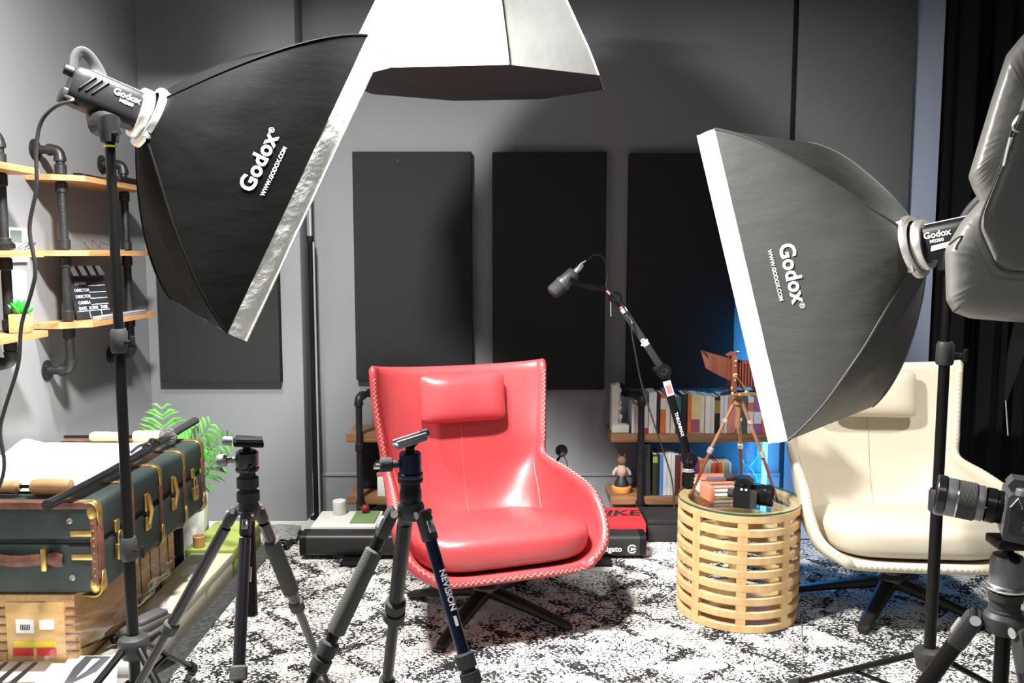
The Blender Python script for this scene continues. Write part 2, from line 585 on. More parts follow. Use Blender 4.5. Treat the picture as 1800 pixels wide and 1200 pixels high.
def cmat(c, rough=0.5):
    k = (tuple(round(x, 3) for x in c), rough)
    if k not in _cm:
        _cm[k] = mat('printed_cover', c, rough, var=0.06, vscale=20)
    return _cm[k]

# ---------------------------------------------------------------- the room
XL, XR, YB, YP, YF = -1.88, 3.3, 4.55, 4.39, -1.6
struct('floor', MB().b2((XL - 0.1, YF - 0.1, -0.1), (XR + 0.1, YB + 0.1, 0)), M['floor'])
struct('ceiling', MB().b2((XL - 0.1, YF - 0.1, CEIL), (XR + 0.1, YB + 0.1, CEIL + 0.1)), M['ceil'])
struct('wall_left', MB().b2((XL - 0.1, YF - 0.1, 0), (XL, YB + 0.1, CEIL)), M['wall_side'])
struct('wall_right', MB().b2((XR, YF - 0.1, 0), (XR + 0.1, YB + 0.1, CEIL)), M['wall'])
struct('wall_front', MB().b2((XL, YF - 0.1, 0), (XR, YF, CEIL)), M['wall'])
struct('wall_back', MB().b2((XL, YB, 0), (2.075, YB + 0.1, CEIL)), M['wall'])
struct('wall_back_pillar', MB().b2((XL, YP, 0), (-1.083, YB, CEIL), 0.006), M['wall'])
struct('wall_back_panel', MB().b2((1.473, YB - 0.035, 0), (2.075, YB, CEIL), 0.006), M['wall'])
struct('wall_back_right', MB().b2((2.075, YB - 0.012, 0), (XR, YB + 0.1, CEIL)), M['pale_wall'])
struct('trim_1', MB().b2((1.452, YB - 0.022, 0), (1.473, YB, CEIL), 0.004), M['foam'])
struct('baseboard_back', MB().b2((-1.083, YB - 0.018, 0), (1.452, YB, 0.205)).b2((-1.083, YB - 0.026, 0.205), (1.452, YB, 0.222), 0.004), M['wall'])
struct('baseboard_left', MB().b2((XL, YF, 0), (XL + 0.015, YP, 0.1), 0.003), M['wall'])

for i, (x, y, s, p) in enumerate(PANELS):
    t = thing('ceiling_light', ['square ceiling light panel above the left side of the rug', 'square ceiling light panel at the back of the room'][i], 'ceiling light', (x, y, CEIL))
    fr = MB()
    h = s / 2 + 0.02
    for a, b in (((-h, -h), (h, -s / 2)), ((-h, s / 2), (h, h)), ((-h, -s / 2), (-s / 2, s / 2)), ((s / 2, -s / 2), (h, s / 2))):
        fr.b2((x + a[0], y + a[1], CEIL - 0.03), (x + b[0], y + b[1], CEIL))
    fr.build('light_frame', M['switch'], t)
    MB().b2((x - s / 2, y - s / 2, CEIL - 0.02), (x + s / 2, y + s / 2, CEIL - 0.002)).build('diffuser', M['panel_led'], t)

for (SPOT, SPOT_AIM, _ang, _e), _lb in zip(SPOTS, ('added unseen black spotlight above the cream chair', 'added unseen black spotlight in front of the red chair', 'added unseen black spotlight above the green trunk')):
    t = thing('added_spotlight', _lb, 'spotlight', tuple(SPOT))  # unseen housing added for its brightening spot
    _d = (SPOT_AIM - SPOT).normalized()
    MB().lathe([(0.11, 0.0), (0.11, -0.10), (0.08, -0.13), (0.03, -0.135)], SPOT - _d * 0.02, _d, n=28).build('housing', M['black_metal'], t)
    MB().cyl(SPOT - _d * 0.12, (SPOT.x, SPOT.y - 0.04, CEIL), 0.012).build('mount', M['black_metal'], t)

# black stage curtain on the right, in soft folds
def drape(u, v):
    x = 1.985 + u * 1.3
    k = u * 46
    y = 4.02 + 0.028 * math.sin(k) + 0.014 * math.sin(2.3 * k + 1.0) + 0.006 * (1 - v) * math.sin(5 * k)
    return Vector((x, y, 0.012 + v * (CEIL - 0.03)))
cb = MB()
def drape2(u, v):
    return drape(u, v) + Vector((0, 0.006, 0))
N_ = 150
cb.grid(drape, N_, 8).grid(drape2, N_, 8)
ct = thing('stage_curtain', 'black floor-length curtain hanging on the right side behind the cream chair', 'curtain', (2.6, 4.03, 0))
cb.build('curtain_cloth', M['curtain'], ct, smooth=60)
MB().cyl((1.95, 4.03, CEIL - 0.045), (3.29, 4.03, CEIL - 0.045), 0.016).build('curtain_rail', M['black_metal'], ct)

# rug
RX0, RX1, RY0, RY1 = -1.13, 2.5, 0.4, 4.06
rug = thing('area_rug', 'black and white distressed patterned rug lying under both armchairs', 'rug', (0.6, 2.2, 0))
MB().b2((RX0, RY0, 0.001), (RX1, RY1, 0.009), 0.003).build('rug_pile', M['rug'], rug)
MB().b2((RX0 - 0.075, RY0 - 0.04, 0.001), (RX0, RY1 + 0.02, 0.010), 0.003).b2((RX0, RY1, 0.001), (RX1, RY1 + 0.02, 0.010), 0.003).build('rug_border', M['rug_edge'], rug)
RZ = 0.0095

# acoustic panels
def acoustic(x0, x1, z0, z1, ywall, label):
    t = 0.055
    th = thing('acoustic_panel', label, 'acoustic panel', ((x0 + x1) / 2, ywall, z0), 0, 'black acoustic panels on the back wall')
    MB().b2((x0, ywall - t, z0), (x1, ywall - 0.001, z1), 0.006).build('cloth_cover', M['foam'], th)
    return th
def panel_px(x0, x1, y0, y1, ywall, label):
    a, b = P(x0, y1, ywall - 0.055), P(x1, y0, ywall - 0.055)
    return acoustic(a.x, b.x, a.z, b.z if y0 is not None else a.z + 1.2, ywall, label)
a_, b_ = P(282, 672, YP - 0.055), P(493, 672, YP - 0.055)
acoustic(a_.x, b_.x, a_.z, a_.z + 1.2, YP, 'black acoustic panel on the pillar wall behind the left softbox')
p2 = panel_px(626, 829, 266, 668, YB, 'black acoustic panel with a tiny silver pin, above the left of the red chair')
pin = P(699, 281, YB - 0.06)
MB().ball(pin, 0.004, 8).build('pin', M['chrome'], p2)
panel_px(866, 1067, 267, 685, YB, 'black acoustic panel between two others, right above the red chair')
panel_px(1101, 1299, 269, 682, YB, 'black acoustic panel behind the microphone arm and the bookshelf')

# ---------------------------------------------------------------- armchairs
def chair(name, label, loc, rz, leg_dirs, leather, thread, seam):
    t = thing(name, label, 'armchair', loc, rz)
    Cc = [(0, .400, .910), (0, .375, .78), (0, .345, .635), (0, .305, .47), (0, .235, .335), (0, .10, .275), (0, -.07, .268), (0, -.22, .276), (0, -.340, .292)]
    Rr = [(.348, .350, .930), (.342, .335, .79), (.326, .295, .64), (.318, .255, .545), (.340, .05, .524), (.360, -.135, .494), (.364, -.232, .425), (.340, -.300, .352), (.262, -.350, .300)]
    NT, NS = 48, 40
    TH = 0.036
    def Cp(u):
        return Vector(catmull(Cc, u))
    def Rp(u):
        return Vector(catmull(Rr, u))
    def inner(u, s):
        c, r = Cp(u), Rp(u)
        k = abs(s)
        a = k * PI / 2
        ex = 0.92 - 0.12 * min(1, u * 1.5)
        fx = math.sin(a) ** ex
        g = (1 - math.cos(a)) ** (1.0 + 0.35 * min(1.0, u * 1.6))
        sg = 1 if s >= 0 else -1
        p = Vector((r.x * fx * sg, c.y + (r.y - c.y) * g, c.z + (r.z - c.z) * g))
        return p
    def nrm(u, s):
        e = 1e-3
        du = inner(min(1, u + e), s) - inner(max(0, u - e), s)
        ds = inner(u, min(1, s + e)) - inner(u, max(-1, s - e))
        n = ds.cross(du)
        n.normalize()
        return n
    # orient: the outer side is away from the sitter
    ref = nrm(0.3, 0.0)
    sgn = 1 if ref.y > 0 else -1
    def outer(u, s):
        return inner(u, s) + nrm(u, s) * sgn * TH
    mb = MB()
    us = [i / NT for i in range(NT + 1)]
    ss = [-1 + 2 * j / NS for j in range(NS + 1)]
    mb.grid(lambda u, v: inner(u, 2 * v - 1), NT, NS)
    mb.grid(lambda u, v: outer(u, 2 * v - 1), NT, NS)
    # rounded rim all the way round
    loop = [(u, -1.0) for u in us] + [(1.0, s) for s in ss[1:-1]] + [(u, 1.0) for u in us[::-1]] + [(0.0, s) for s in ss[::-1][1:-1]]
    def edge_out(u, s):
        e = 0.02
        p = inner(u, s)
        q = inner(min(max(u, e), 1 - e), max(-1 + e, min(1 - e, s)))
        d = p - q
        return d.normalized() if d.length > 1e-8 else Vector((0, 0, 1))
    def rim(k, f):
        u, s = loop[int(k) % len(loop)]
        a, b, d = inner(u, s), outer(u, s), edge_out(u, s)
        return a.lerp(b, f) + d * (math.sin(f * PI) * TH * 0.42)
    nl = len(loop)
    mb.grid(lambda a, f: rim(round(a * nl), f), nl, 6, cu=True)
    mb.build('shell', leather, t, world=False, smooth=70)
    # zigzag stitching along both side rims and the front lip
    zz = []
    path = [(0.03 + 0.97 * i / 260.0, -1.0) for i in range(261)] + [(1.0, -1 + 2 * i / 130.0) for i in range(1, 130)] + [(0.03 + 0.97 * i / 260.0, 1.0) for i in range(260, -1, -1)]
    pts = [inner(u, s) for u, s in path]
    acc, last = 0.0, None
    step = 0.0080
    flip = False
    for i in range(1, len(path)):
        acc += (pts[i] - pts[i - 1]).length
        if acc >= step:
            acc = 0.0
            u, s = path[i]
            f = 0.68 if flip else 0.36
            flip = not flip
            a, b, d = inner(u, s), outer(u, s), edge_out(u, s)
            zz.append(a.lerp(b, f) + d * (math.sin(f * PI) * TH * 0.42 + 0.0012))
    MB().tube(zz, 0.00125, 4).build('stitching', thread, t, world=False, smooth=0)
    # back seam and the two arm seams
    MB().tube([inner(u, 0.0) - nrm(u, 0) * sgn * 0.001 for u in [0.02 + 0.5 * i / 30 for i in range(31)]], 0.0028, 6).build('back_seam', seam, t, world=False)
    for sd in (-1, 1):
        MB().tube([inner(0.36 + 0.2 * i / 20, sd * (0.80 - 0.26 * (i / 20) ** 0.8)) - nrm(0.36 + 0.2 * i / 20, sd * 0.7) * sgn * 0.001 for i in range(21)], 0.0026, 6).build('arm_seam', seam, t, world=False)
    # seat cushion: a thick rounded block with a domed top
    def cush(u, v):
        a = 2 * PI * u
        w = -PI / 2 + PI * v
        def se(x, e):
            return math.copysign(abs(x) ** e, x)
        r = se(math.cos(w), 0.40)
        x = se(math.cos(a), 0.40) * r
        y = se(math.sin(a), 0.40) * r
        z = se(math.sin(w), 0.62)
        yy = y * 0.285
        half = 0.338 - 0.045 * max(0, y) - (0.012 * (1 - z)) - 0.02 * max(0, -y) ** 3
        zt = 0.075 * z
        dome = 0.022 * (1 - x * x) * (1 - y * y) if z > 0 else 0
        return Vector((x * half, -0.070 + yy, 0.366 + zt * 1.0 + dome * 0.7 - 0.018 * max(0, -y) ** 3 - 0.048 * (y + 0.75)))
    cu = MB().grid(cush, 56, 26, cu=True).build('seat_cushion', leather, t, world=False, smooth=80)
    # headrest pillow
    def pil(u, v):
        a = 2 * PI * u
        w = -PI / 2 + PI * v
        def se(x, e):
            return math.copysign(abs(x) ** e, x)
        cx, cy = se(math.cos(a), 0.28), se(math.sin(a), 0.28)
        r = se(math.cos(w), 0.42)
        x, y = cx * r, cy * r
        th = math.sin(w)
        lump = 1 - 0.35 * (abs(x) ** 4) - 0.3 * (abs(y) ** 4)
        pin_ = 1 - 0.07 * (1 - abs(y) ** 2) * abs(x) ** 6 - 0.0
        X = x * 0.188 * (1 - 0.04 * (1 - y * y))
        Z = y * 0.105 * (1 - 0.05 * (1 - x * x))
        D = th * 0.046 * lump * pin_ + 0.005 * noise.noise(Vector((X * 16, Z * 9, 2.0))) * abs(th)
        c = Vector((0, 0.316, 0.800))
        tilt = Matrix.Rotation(math.radians(-11), 3, 'X')
        return tilt @ Vector((X, D, Z)) + c
    MB().grid(pil, 60, 20, cu=True).build('headrest_pillow', leather, t, world=False, smooth=80)
    # swivel base
    MB().lathe([(0.052, 0.10), (0.052, 0.115), (0.036, 0.13), (0.034, 0.19), (0.045, 0.2), (0.045, 0.236)], (0, 0, 0), n=28).build('swivel_post', M['post_metal'], t, world=False)
    MB().lathe([(0.12, 0.0), (0.12, 0.012), (0.05, 0.016)], (0, 0.0, 0.228), n=24).build('mount_plate', M['base_metal'], t, world=False)
    for a in leg_dirs:
        a -= rz
        d = Vector((math.cos(a), math.sin(a), 0))
        sd = Vector((-d.y, d.x, 0))
        def leg(u, v):
            dist = 0.0 + 0.355 * u
            zc = 0.096 - 0.082 * (u ** 1.15)
            w = 0.034 - 0.012 * u
            h = 0.022 - 0.010 * u
            if u > 0.97:
                w *= 0.72
                h *= 0.8
            q = 2 * PI * v
            cx = math.copysign(abs(math.cos(q)) ** 0.6, math.cos(q))
            cz = math.copysign(abs(math.sin(q)) ** 0.6, math.sin(q))
            return d * dist + sd * (w * cx) + Vector((0, 0, max(0.0, zc + h * cz)))
        m2 = MB().grid(leg, 20, 14, cv=True)
        nn = 14
        m2.f.append([20 * nn + k for k in range(nn)])
        m2.build('base_leg', M['base_metal'], t, world=False, smooth=60)
    return t
chair('swivel_armchair', 'red leather swivel armchair with a headrest pillow and white zigzag stitching', (-0.10, 3.20, RZ), math.radians(19),
      [math.radians(a) for a in (-26, 64, 154, 244)], M['red'], M['red_thread'], M['seam_red'])
chair('swivel_armchair', 'cream leather swivel armchair with a headrest pillow in front of the black curtain', (1.510, 3.29, RZ), math.radians(-5),
      [math.radians(a) for a in (-129, -39, 51, 160)], M['beige'], M['beige_thread'], M['seam_beige'])

# ---------------------------------------------------------------- softboxes, flash heads, light stands
def softbox(label, C, R, away, nylon, cloth, logo_dir):
    """C: centre of the front rim; R rows: long edge, short edge, front normal; away=+1/-1 turns the short edge away from the camera"""
    e1, e2, n = [Vector(r) for r in R]
    e2 = e2 * away
    C = Vector(C)
    ring = C - n * 0.405
    t = thing('softbox', label, 'softbox', tuple(ring))
    Ax, By, ZF, ZR, r0 = 0.30, 0.45, -0.055, -0.40, 0.078
    def ext(tt):
        th = tt * PI / 2
        q = 0.46 * math.sin(th) + 0.54 * tt
        z = ZR + (ZF - ZR) * (0.46 * (1 - math.cos(th)) + 0.54 * tt)
        return r0 + (Ax - r0) * q, r0 + (By - r0) * q, z
    def shape(tt, side, v):
        a, b, z = ext(tt)
        k = (1 - tt) ** 1.6
        if side == 0: rx, ry = -a, v * b
        elif side == 1: rx, ry = v * a, b
        elif side == 2: rx, ry = a, -v * b
        else: rx, ry = -v * a, -b
        base = [PI, PI / 2, 0, -PI / 2][side]
        ang = base - v * PI / 4 if side in (0, 1, 2, 3) else 0
        rc = math.sqrt(a * b)
        cx, cy = rc * math.cos(ang), rc * math.sin(ang)
        # fabric sags inwards between the rods
        sag = 0.055 * math.sin(PI * tt) * (1 - v * v)
        f = 1 - sag
        x, y = rx * (1 - k) + cx * k, ry * (1 - k) + cy * k
        wr = 0.0035 * math.sin(PI * tt) * noise.noise(Vector((x * 9, y * 9, tt * 4 + side * 7)))
        wr += 0.010 * (1 - abs(v)) * tt * (1 - tt) * noise.noise(Vector((v * 5 + side * 3, tt * 2.2, 1.3)))
        if side in (0, 2): x = x * f + wr
        else: y = y * f + wr
        return x, y, z
    def W(x, y, z):
        return C + e2 * x + e1 * y + n * z
    for side, nm in ((0, 'side_panel'), (1, 'top_panel'), (2, 'side_panel'), (3, 'bottom_panel')):
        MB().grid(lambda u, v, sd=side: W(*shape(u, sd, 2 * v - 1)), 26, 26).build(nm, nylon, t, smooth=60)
    # piping on the four rods
    for side in range(4):
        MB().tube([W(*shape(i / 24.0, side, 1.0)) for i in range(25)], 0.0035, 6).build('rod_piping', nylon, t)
    # white front lip: four bands with a little outward wobble
    pr = [(-Ax, -By), (-Ax, By), (Ax, By), (Ax, -By)]
    def lip(u, v):
        q = u * 4
        i = int(q) % 4
        f = q - int(q)
        a, b = pr[i], pr[(i + 1) % 4]
        x, y = a[0] + (b[0] - a[0]) * f, a[1] + (b[1] - a[1]) * f
        k = 1.0 + 0.004 * math.sin(PI * v)
        w = 0.003 * noise.noise(Vector((x * 22, y * 22, v * 3))) * math.sin(PI * min(1, 4 * f, 4 * (1 - f)) / 2)
        return W(x * k + (w if i in (0, 2) else 0), y * k + (w if i in (1, 3) else 0), ZF + v * (-ZF))
    MB().grid(lip, 96, 5, cu=True).build('front_lip', cloth, t, smooth=45)
    MB().tube([W(x, y, 0.0) for x, y in [(a[0] + (b[0] - a[0]) * k / 12, a[1] + (b[1] - a[1]) * k / 12) for a, b in zip(pr, pr[1:] + pr[:1]) for k in range(12)]], 0.004, 6, closed=True).build('lip_piping', cloth, t)
    MB().grid(lambda u, v: W(Ax * 0.995 * (2 * u - 1), By * 0.995 * (2 * v - 1), ZF + 0.004 + 0.008 * math.sin(PI * u) * math.sin(PI * v)), 10, 12).build('front_diffuser', M['white_cloth'], t, smooth=60)
    # speed ring
    sr = MB().lathe([(0.072, -0.006), (0.086, -0.006), (0.089, 0.0), (0.089, 0.014), (0.082, 0.02), (0.072, 0.02)], ring + n * 0.0, n, n=40, caps=False)
    o = sr.build('speed_ring', M['silver'], t)
    for a in (0.8, 2.4, 3.9, 5.5):
        x_, y_, d_ = frame(n)
        q = ring + (x_ * math.cos(a) + y_ * math.sin(a)) * 0.086
        MB().box(q + n * 0.006, (0.016, 0.022, 0.02), basis(x_, y_, d_), 0.003).build('rod_socket', M['silver'], o)
    # printed lettering on the panel that faces the camera
    arc, tab = 0.0, [(0.0, 1.0)]
    prev = None
    for i in range(201):
        tt = 1 - i / 200.0
        a, b, z = ext(tt)
        if prev:
            arc += math.hypot(a - prev[0], z - prev[1])
        prev = (a, z)
        tab.append((arc, tt))
    def on_panel(y, dist, lift=0.0025):
        tt = 1.0
        for (d0, t0), (d1, t1) in zip(tab, tab[1:]):
            if d0 <= dist <= d1 and d1 > d0:
                tt = t0 + (t1 - t0) * (dist - d0) / (d1 - d0)
                break
        lo, hi = -1.0, 1.0
        for _ in range(28):
            md = (lo + hi) / 2
            if shape(tt, 0, md)[1] < y: lo = md
            else: hi = md
        x, yy, z = shape(tt, 0, (lo + hi) / 2)
        return W(x, yy, z) + (-e2 * 0.85 - n * 0.5).normalized() * lift
    sg = logo_dir
    MB().text('Godox', 0.0575, lambda x, y: on_panel(sg * x, 0.112 + y), bold=0.0016, space=1.02).build('logo_print', M['print'], t, smooth=0, fix=False)
    MB().text('WWW.GODOX.COM', 0.0150, lambda x, y: on_panel(sg * (x - 0.004), 0.068 + y), bold=0.0003).build('web_address_print', M['print'], t, smooth=0, fix=False)
    MB().text('®', 0.020, lambda x, y: on_panel(sg * (x + 0.094), 0.117 + y)).build('trademark_print', M['print'], t, smooth=0, fix=False)
    return t, ring, n

def flash_head(label, ring, n, up_hint, bracket_to, flip):
    n = Vector((n.x, n.y, n.z * 0.72)).normalized()
    """monolight whose front ring touches the softbox ring; n points out of the front"""
    up = Vector(up_hint) - n * Vector(up_hint).dot(n)
    up.normalize()
    sd = n.cross(up)
    t = thing('studio_flash', label, 'studio flash', tuple(ring - n * 0.12))
    def W(a, b, c):
        return ring - n * a + sd * b + up * c
    # body: rounded-square section swept along -n
    sec = []
    for k in range(32):
        q = 2 * PI * k / 32
        sec.append((math.copysign(abs(math.cos(q)) ** 0.55, math.cos(q)), math.copysign(abs(math.sin(q)) ** 0.55, math.sin(q))))
    prof = [(0.016, 0.046), (0.03, 0.049), (0.05, 0.050), (0.175, 0.050), (0.196, 0.047), (0.206, 0.041)]
    b = MB()
    vs = [W(a, r * x, r * 1.06 * y) for a, r in prof for x, y in sec]
    fs = [[i * 32 + k, i * 32 + (k + 1) % 32, (i + 1) * 32 + (k + 1) % 32, (i + 1) * 32 + k] for i in range(len(prof) - 1) for k in range(32)]
    fs += [list(range(32)), [(len(prof) - 1) * 32 + k for k in range(32)]]
    b.add(vs, fs).build('body', M['black_plastic'], t, smooth=50)
    MB().grid(lambda u, v: W(0.04 + 0.13 * u, -0.032 + 0.064 * v, 0.0545 - 0.004 * abs(2 * v - 1) ** 3), 4, 8).build('top_plate', M['switch'], t)
    MB().lathe([(0.055, 0.0), (0.068, 0.0), (0.070, 0.006), (0.070, 0.022), (0.066, 0.028), (0.055, 0.030)], ring - n * 0.034, n, n=36).build('mount_ring', M['silver'], t)
    for k in range(3):
        MB().box(W(0.140 + 0.016 * k, flip * 0.0505, 0.012), (0.004, 0.055, 0.005), basis(sd, (up * 0.8 + n * 0.5).normalized(), n), 0.0015).build('vent_slot', M['print_black'], t)
    # carry handle at the back
    h = [W(0.135, 0.0, 0.048), W(0.150, 0, 0.066), W(0.178, 0, 0.088), W(0.200, 0, 0.092), W(0.210, 0, 0.070), W(0.205, 0, 0.035)]
    MB().tube(spline(h, 24), 0.008, 10, flat=1.9).build('carry_handle', M['grey_plastic'], t)
    MB().lathe([(0.014, 0), (0.014, 0.02), (0.012, 0.024)], W(0.204, flip * 0.01, 0.03), -n, n=16).build('dial', M['black_plastic'], t)
    MB().box(W(0.195, flip * 0.01, -0.036), (0.05, 0.036, 0.05), basis(sd, up, n), 0.006).build('power_socket', M['black_plastic'], t)
    # yoke and stand bracket
    bt = Vector(bracket_to)
    top = W(0.12, 0, -0.046)
    br = MB()
    br.tube([top, top.lerp(bt, 0.35), bt + Vector((0, 0, 0.05)), bt], [0.030, 0.036, 0.030, 0.022], 16)
    o = br.build('stand_bracket', M['black_plastic'], t)
    hv = Vector((0.8, -0.6, 0))
    MB().cyl(bt + Vector((0, 0, 0.02)), bt + Vector((0, 0, 0.02)) + hv * 0.05, 0.006).build('tightening_knob', M['black_plastic'], o)
    def face(x, y, a0, c0):
        # lettering runs from back to front along the body's camera-facing side
        return W(a0 - flip_t * x, flip * 0.0556, c0 + y)
    flip_t = 1 if flip < 0 else -1
    flip_t = -flip_t if n.dot(Vector((1, 0, 0))) < 0 and flip < 0 else flip_t
    rd = n if n.x > 0 else -n
    def letter(x, y, a0, c0):
        return W(a0, flip * 0.0516, c0) + rd * x + up * y
    MB().text('Godox', 0.024, lambda x, y: letter(x, y, 0.075, 0.018), bold=0.0006).build('logo_print', M['print'], t, smooth=0, fix=False)
    MB().text('MS300', 0.013, lambda x, y: letter(x, y, 0.072, 0.001), bold=0.0003).build('model_print', M['print'], t, smooth=0, fix=False)
    return t, W

L_C, L_R = (-0.71196, 2.62427, 1.60502), ((0.40458, 0.1643, 0.89962), (0.57312, -0.81213, -0.10942), (0.71264, 0.55986, -0.42273))
R_C, R_R = (0.83966, 2.65165, 1.31461), ((-0.2098, 0.16351, 0.96398), (0.69348, 0.7199, 0.02882), (-0.68925, 0.67454, -0.26442))
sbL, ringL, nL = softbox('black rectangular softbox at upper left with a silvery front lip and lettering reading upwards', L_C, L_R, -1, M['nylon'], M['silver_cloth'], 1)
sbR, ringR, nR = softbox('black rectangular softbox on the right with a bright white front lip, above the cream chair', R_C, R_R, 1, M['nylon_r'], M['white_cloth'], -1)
baseL = P(193, 250, 2.27)
baseR = P(1668, 520, 2.30)
fhL, WL = flash_head('black studio flash head with a carry handle, behind the left softbox', ringL, nL, (0, 0, 1), tuple(baseL), 1 if nL.cross(Vector((0, 0, 1))).y < 0 else -1)
fhR, WR = flash_head('black studio flash head partly hidden by the grey backpack', ringR, nR, (0, 0, 1), tuple(P(1664, 475, 2.30)), 1 if nR.cross(Vector((0, 0, 1))).y < 0 else -1)
MB().box(WR(0.078, (1 if nR.cross(Vector((0, 0, 1))).y < 0 else -1) * 0.0512, -0.016), (0.002, 0.014, 0.046), basis(nR.cross(Vector((0, 0, 1))).normalized(), Vector((0, 0, 1)), nR), 0).build('white_sticker', M['print'], fhR)

def light_stand(label, top, hub_z, feet, collars, r_hi, r_lo, knob_dir, ring_mat=None):
    x, y = top.x, top.y
    t = thing('light_stand', label, 'light stand', (x, y, 0))
    zs = [top.z] + [c for c in collars] + [hub_z - 0.14]
    for i in range(len(zs) - 1):
        k = i / max(1, len(zs) - 2)
        MB().cyl((x, y, zs[i + 1]), (x, y, zs[i]), r_hi + (r_lo - r_hi) * k, n=18).build('pole_section', M['black_metal'], t)
    for c in collars:
        co = MB().lathe([(r_lo + 0.003, -0.03), (r_lo + 0.007, -0.024), (r_lo + 0.007, 0.024), (r_lo + 0.003, 0.034)], (x, y, c), n=20).build('collar', M['grey_plastic'], t)
        kd = Vector(knob_dir).normalized()
        MB().cyl(Vector((x, y, c)) + kd * r_lo, Vector((x, y, c)) + kd * (r_lo + 0.028), 0.005, n=10).box(Vector((x, y, c)) + kd * (r_lo + 0.034), (0.012, 0.012, 0.034), None, 0.004).build('knob', M['black_plastic'], co)
    hb = MB().lathe([(r_lo + 0.004, -0.045), (r_lo + 0.016, -0.042), (r_lo + 0.024, -0.006), (r_lo + 0.026, 0.004), (r_lo + 0.022, 0.014), (r_lo + 0.006, 0.022)], (x, y, hub_z), n=20).build('leg_hub', M['grey_plastic'], t)
    lowz = hub_z - 0.13
    MB().lathe([(r_lo + 0.003, -0.02), (r_lo + 0.012, -0.015), (r_lo + 0.012, 0.015), (r_lo + 0.003, 0.02)], (x, y, lowz), n=20).build('brace_hub', M['grey_plastic'], t)
    for (fx, fy) in feet:
        f = Vector((fx, fy, 0.027))
        d = Vector((fx - x, fy - y, 0)).normalized()
        a = Vector((x, y, hub_z - 0.012)) + d * (r_lo + 0.02)
        lg = MB().tube([a, f], 0.0115, 10, flat=0.8).build('leg', M['black_metal'], t)
        MB().tube([f + (f - a).normalized() * -0.03, f + (f - a).normalized() * 0.012], 0.0155, 10).build('rubber_foot', M['rubber'], lg)
        MB().ball(a, 0.008, 10).build('rivet', M['chrome'], lg)
        MB().tube([Vector((x, y, lowz)) + d * r_lo, a.lerp(f, 0.5)], 0.006, 8).build('brace', M['black_metal'], t)
    if ring_mat:
        MB().lathe([(r_hi + 0.001, -0.003), (r_hi + 0.003, -0.002), (r_hi + 0.003, 0.002), (r_hi + 0.001, 0.003)], (x, y, top.z - 0.01), n=20).build('yellow_ring', ring_mat, t)
    return t
lx, ly = baseL.x, baseL.y
light_stand('tall black light stand carrying the left softbox, beside the green trunk', baseL, P(227, 1128, ly).z, [(lx - 0.22, ly - 0.44), (lx + 0.30, ly - 0.24), (lx - 0.02, ly + 0.46)],
            [P(205, 600, ly).z, P(215, 965, ly).z], 0.0125, 0.0155, (0.9, -0.4, 0), M['print_yellow'])
rx, ry = baseR.x, baseR.y
light_stand('black light stand carrying the right softbox, in front of the cream chair', P(1668, 485, ry), P(1630, 1150, ry).z, [(rx - 0.27, ry + 0.32), (rx + 0.44, ry + 0.08), (rx - 0.16, ry - 0.43)],
            [P(1662, 622, ry).z, P(1650, 880, ry).z], 0.0125, 0.0160, (0.9, -0.5, 0))

# octagonal softbox hanging from a boom above the red chair
def octabox():
    cx, cy, R0 = -0.130, 3.20, 0.492
    zn, zf = 1.985, 2.045
    t = thing('octagonal_softbox', 'white octagonal softbox dome with a black underside, hanging at the top above the red chair', 'softbox', (cx, cy, 2.0))
    tl = math.atan((zf - zn) / (2 * R0))
    T = Matrix.Translation((cx, cy, (zn + zf) / 2)) @ Matrix.Rotation(tl, 4, 'X')
    prof = [(1.0, 0.0), (0.925, 0.085), (0.835, 0.17), (0.73, 0.27), (0.61, 0.37), (0.46, 0.46), (0.30, 0.53), (0.15, 0.57)]
    ph0 = -PI / 2 + math.radians(14)
    for k in range(8):
        a0, a1 = ph0 + k * PI / 4, ph0 + (k + 1) * PI / 4
        def f(u, v):
            r, z = catmull(prof, u)
            p0, p1 = Vector((math.cos(a0), math.sin(a0), 0)), Vector((math.cos(a1), math.sin(a1), 0))
            q = p0.lerp(p1, v)
            sag = 0.022 * math.sin(PI * v) * math.sin(PI * u)
            w = 0.004 * noise.noise(Vector((k * 3 + v * 4, u * 5, 2))) * math.sin(PI * v)
            return T @ (q * R0 * (r - sag + w) + Vector((0, 0, z)))
        MB().grid(f, 18, 10).build('dome_panel', M['octa_cloth'], t, smooth=60)
        MB().tube([f(i / 12, 0) for i in range(13)], 0.0035, 6).build('rib_piping', M['white_cloth'], t)
    # black inside face, bellying down a little
    def under(u, v):
        a = ph0 + v * 2 * PI
        k = (v * 8) % 1.0
        p0 = Vector((math.cos(ph0 + int(v * 8) * PI / 4), math.sin(ph0 + int(v * 8) * PI / 4), 0))
        p1 = Vector((math.cos(ph0 + (int(v * 8) + 1) * PI / 4), math.sin(ph0 + (int(v * 8) + 1) * PI / 4), 0))
        q = p0.lerp(p1, k)
        return T @ (q * R0 * 1.0 * u + Vector((0, 0, -0.030 * (1 - u * u) - 0.001)))
    MB().grid(under, 12, 64, cv=True).build('underside_cloth', M['octa_black'], t, smooth=60)
    top = T @ Vector((0, 0, 0.56))
    MB().lathe([(0.08, 0.0), (0.09, 0.01), (0.09, 0.03), (0.07, 0.04)], top, (0, 0, 1), n=28).build('speed_ring', M['silver'], t)
    MB().cyl(top + Vector((0, 0, 0.03)), (top.x, top.y, CEIL), 0.03).build('ceiling_mount', M['black_metal'], t)
octabox()

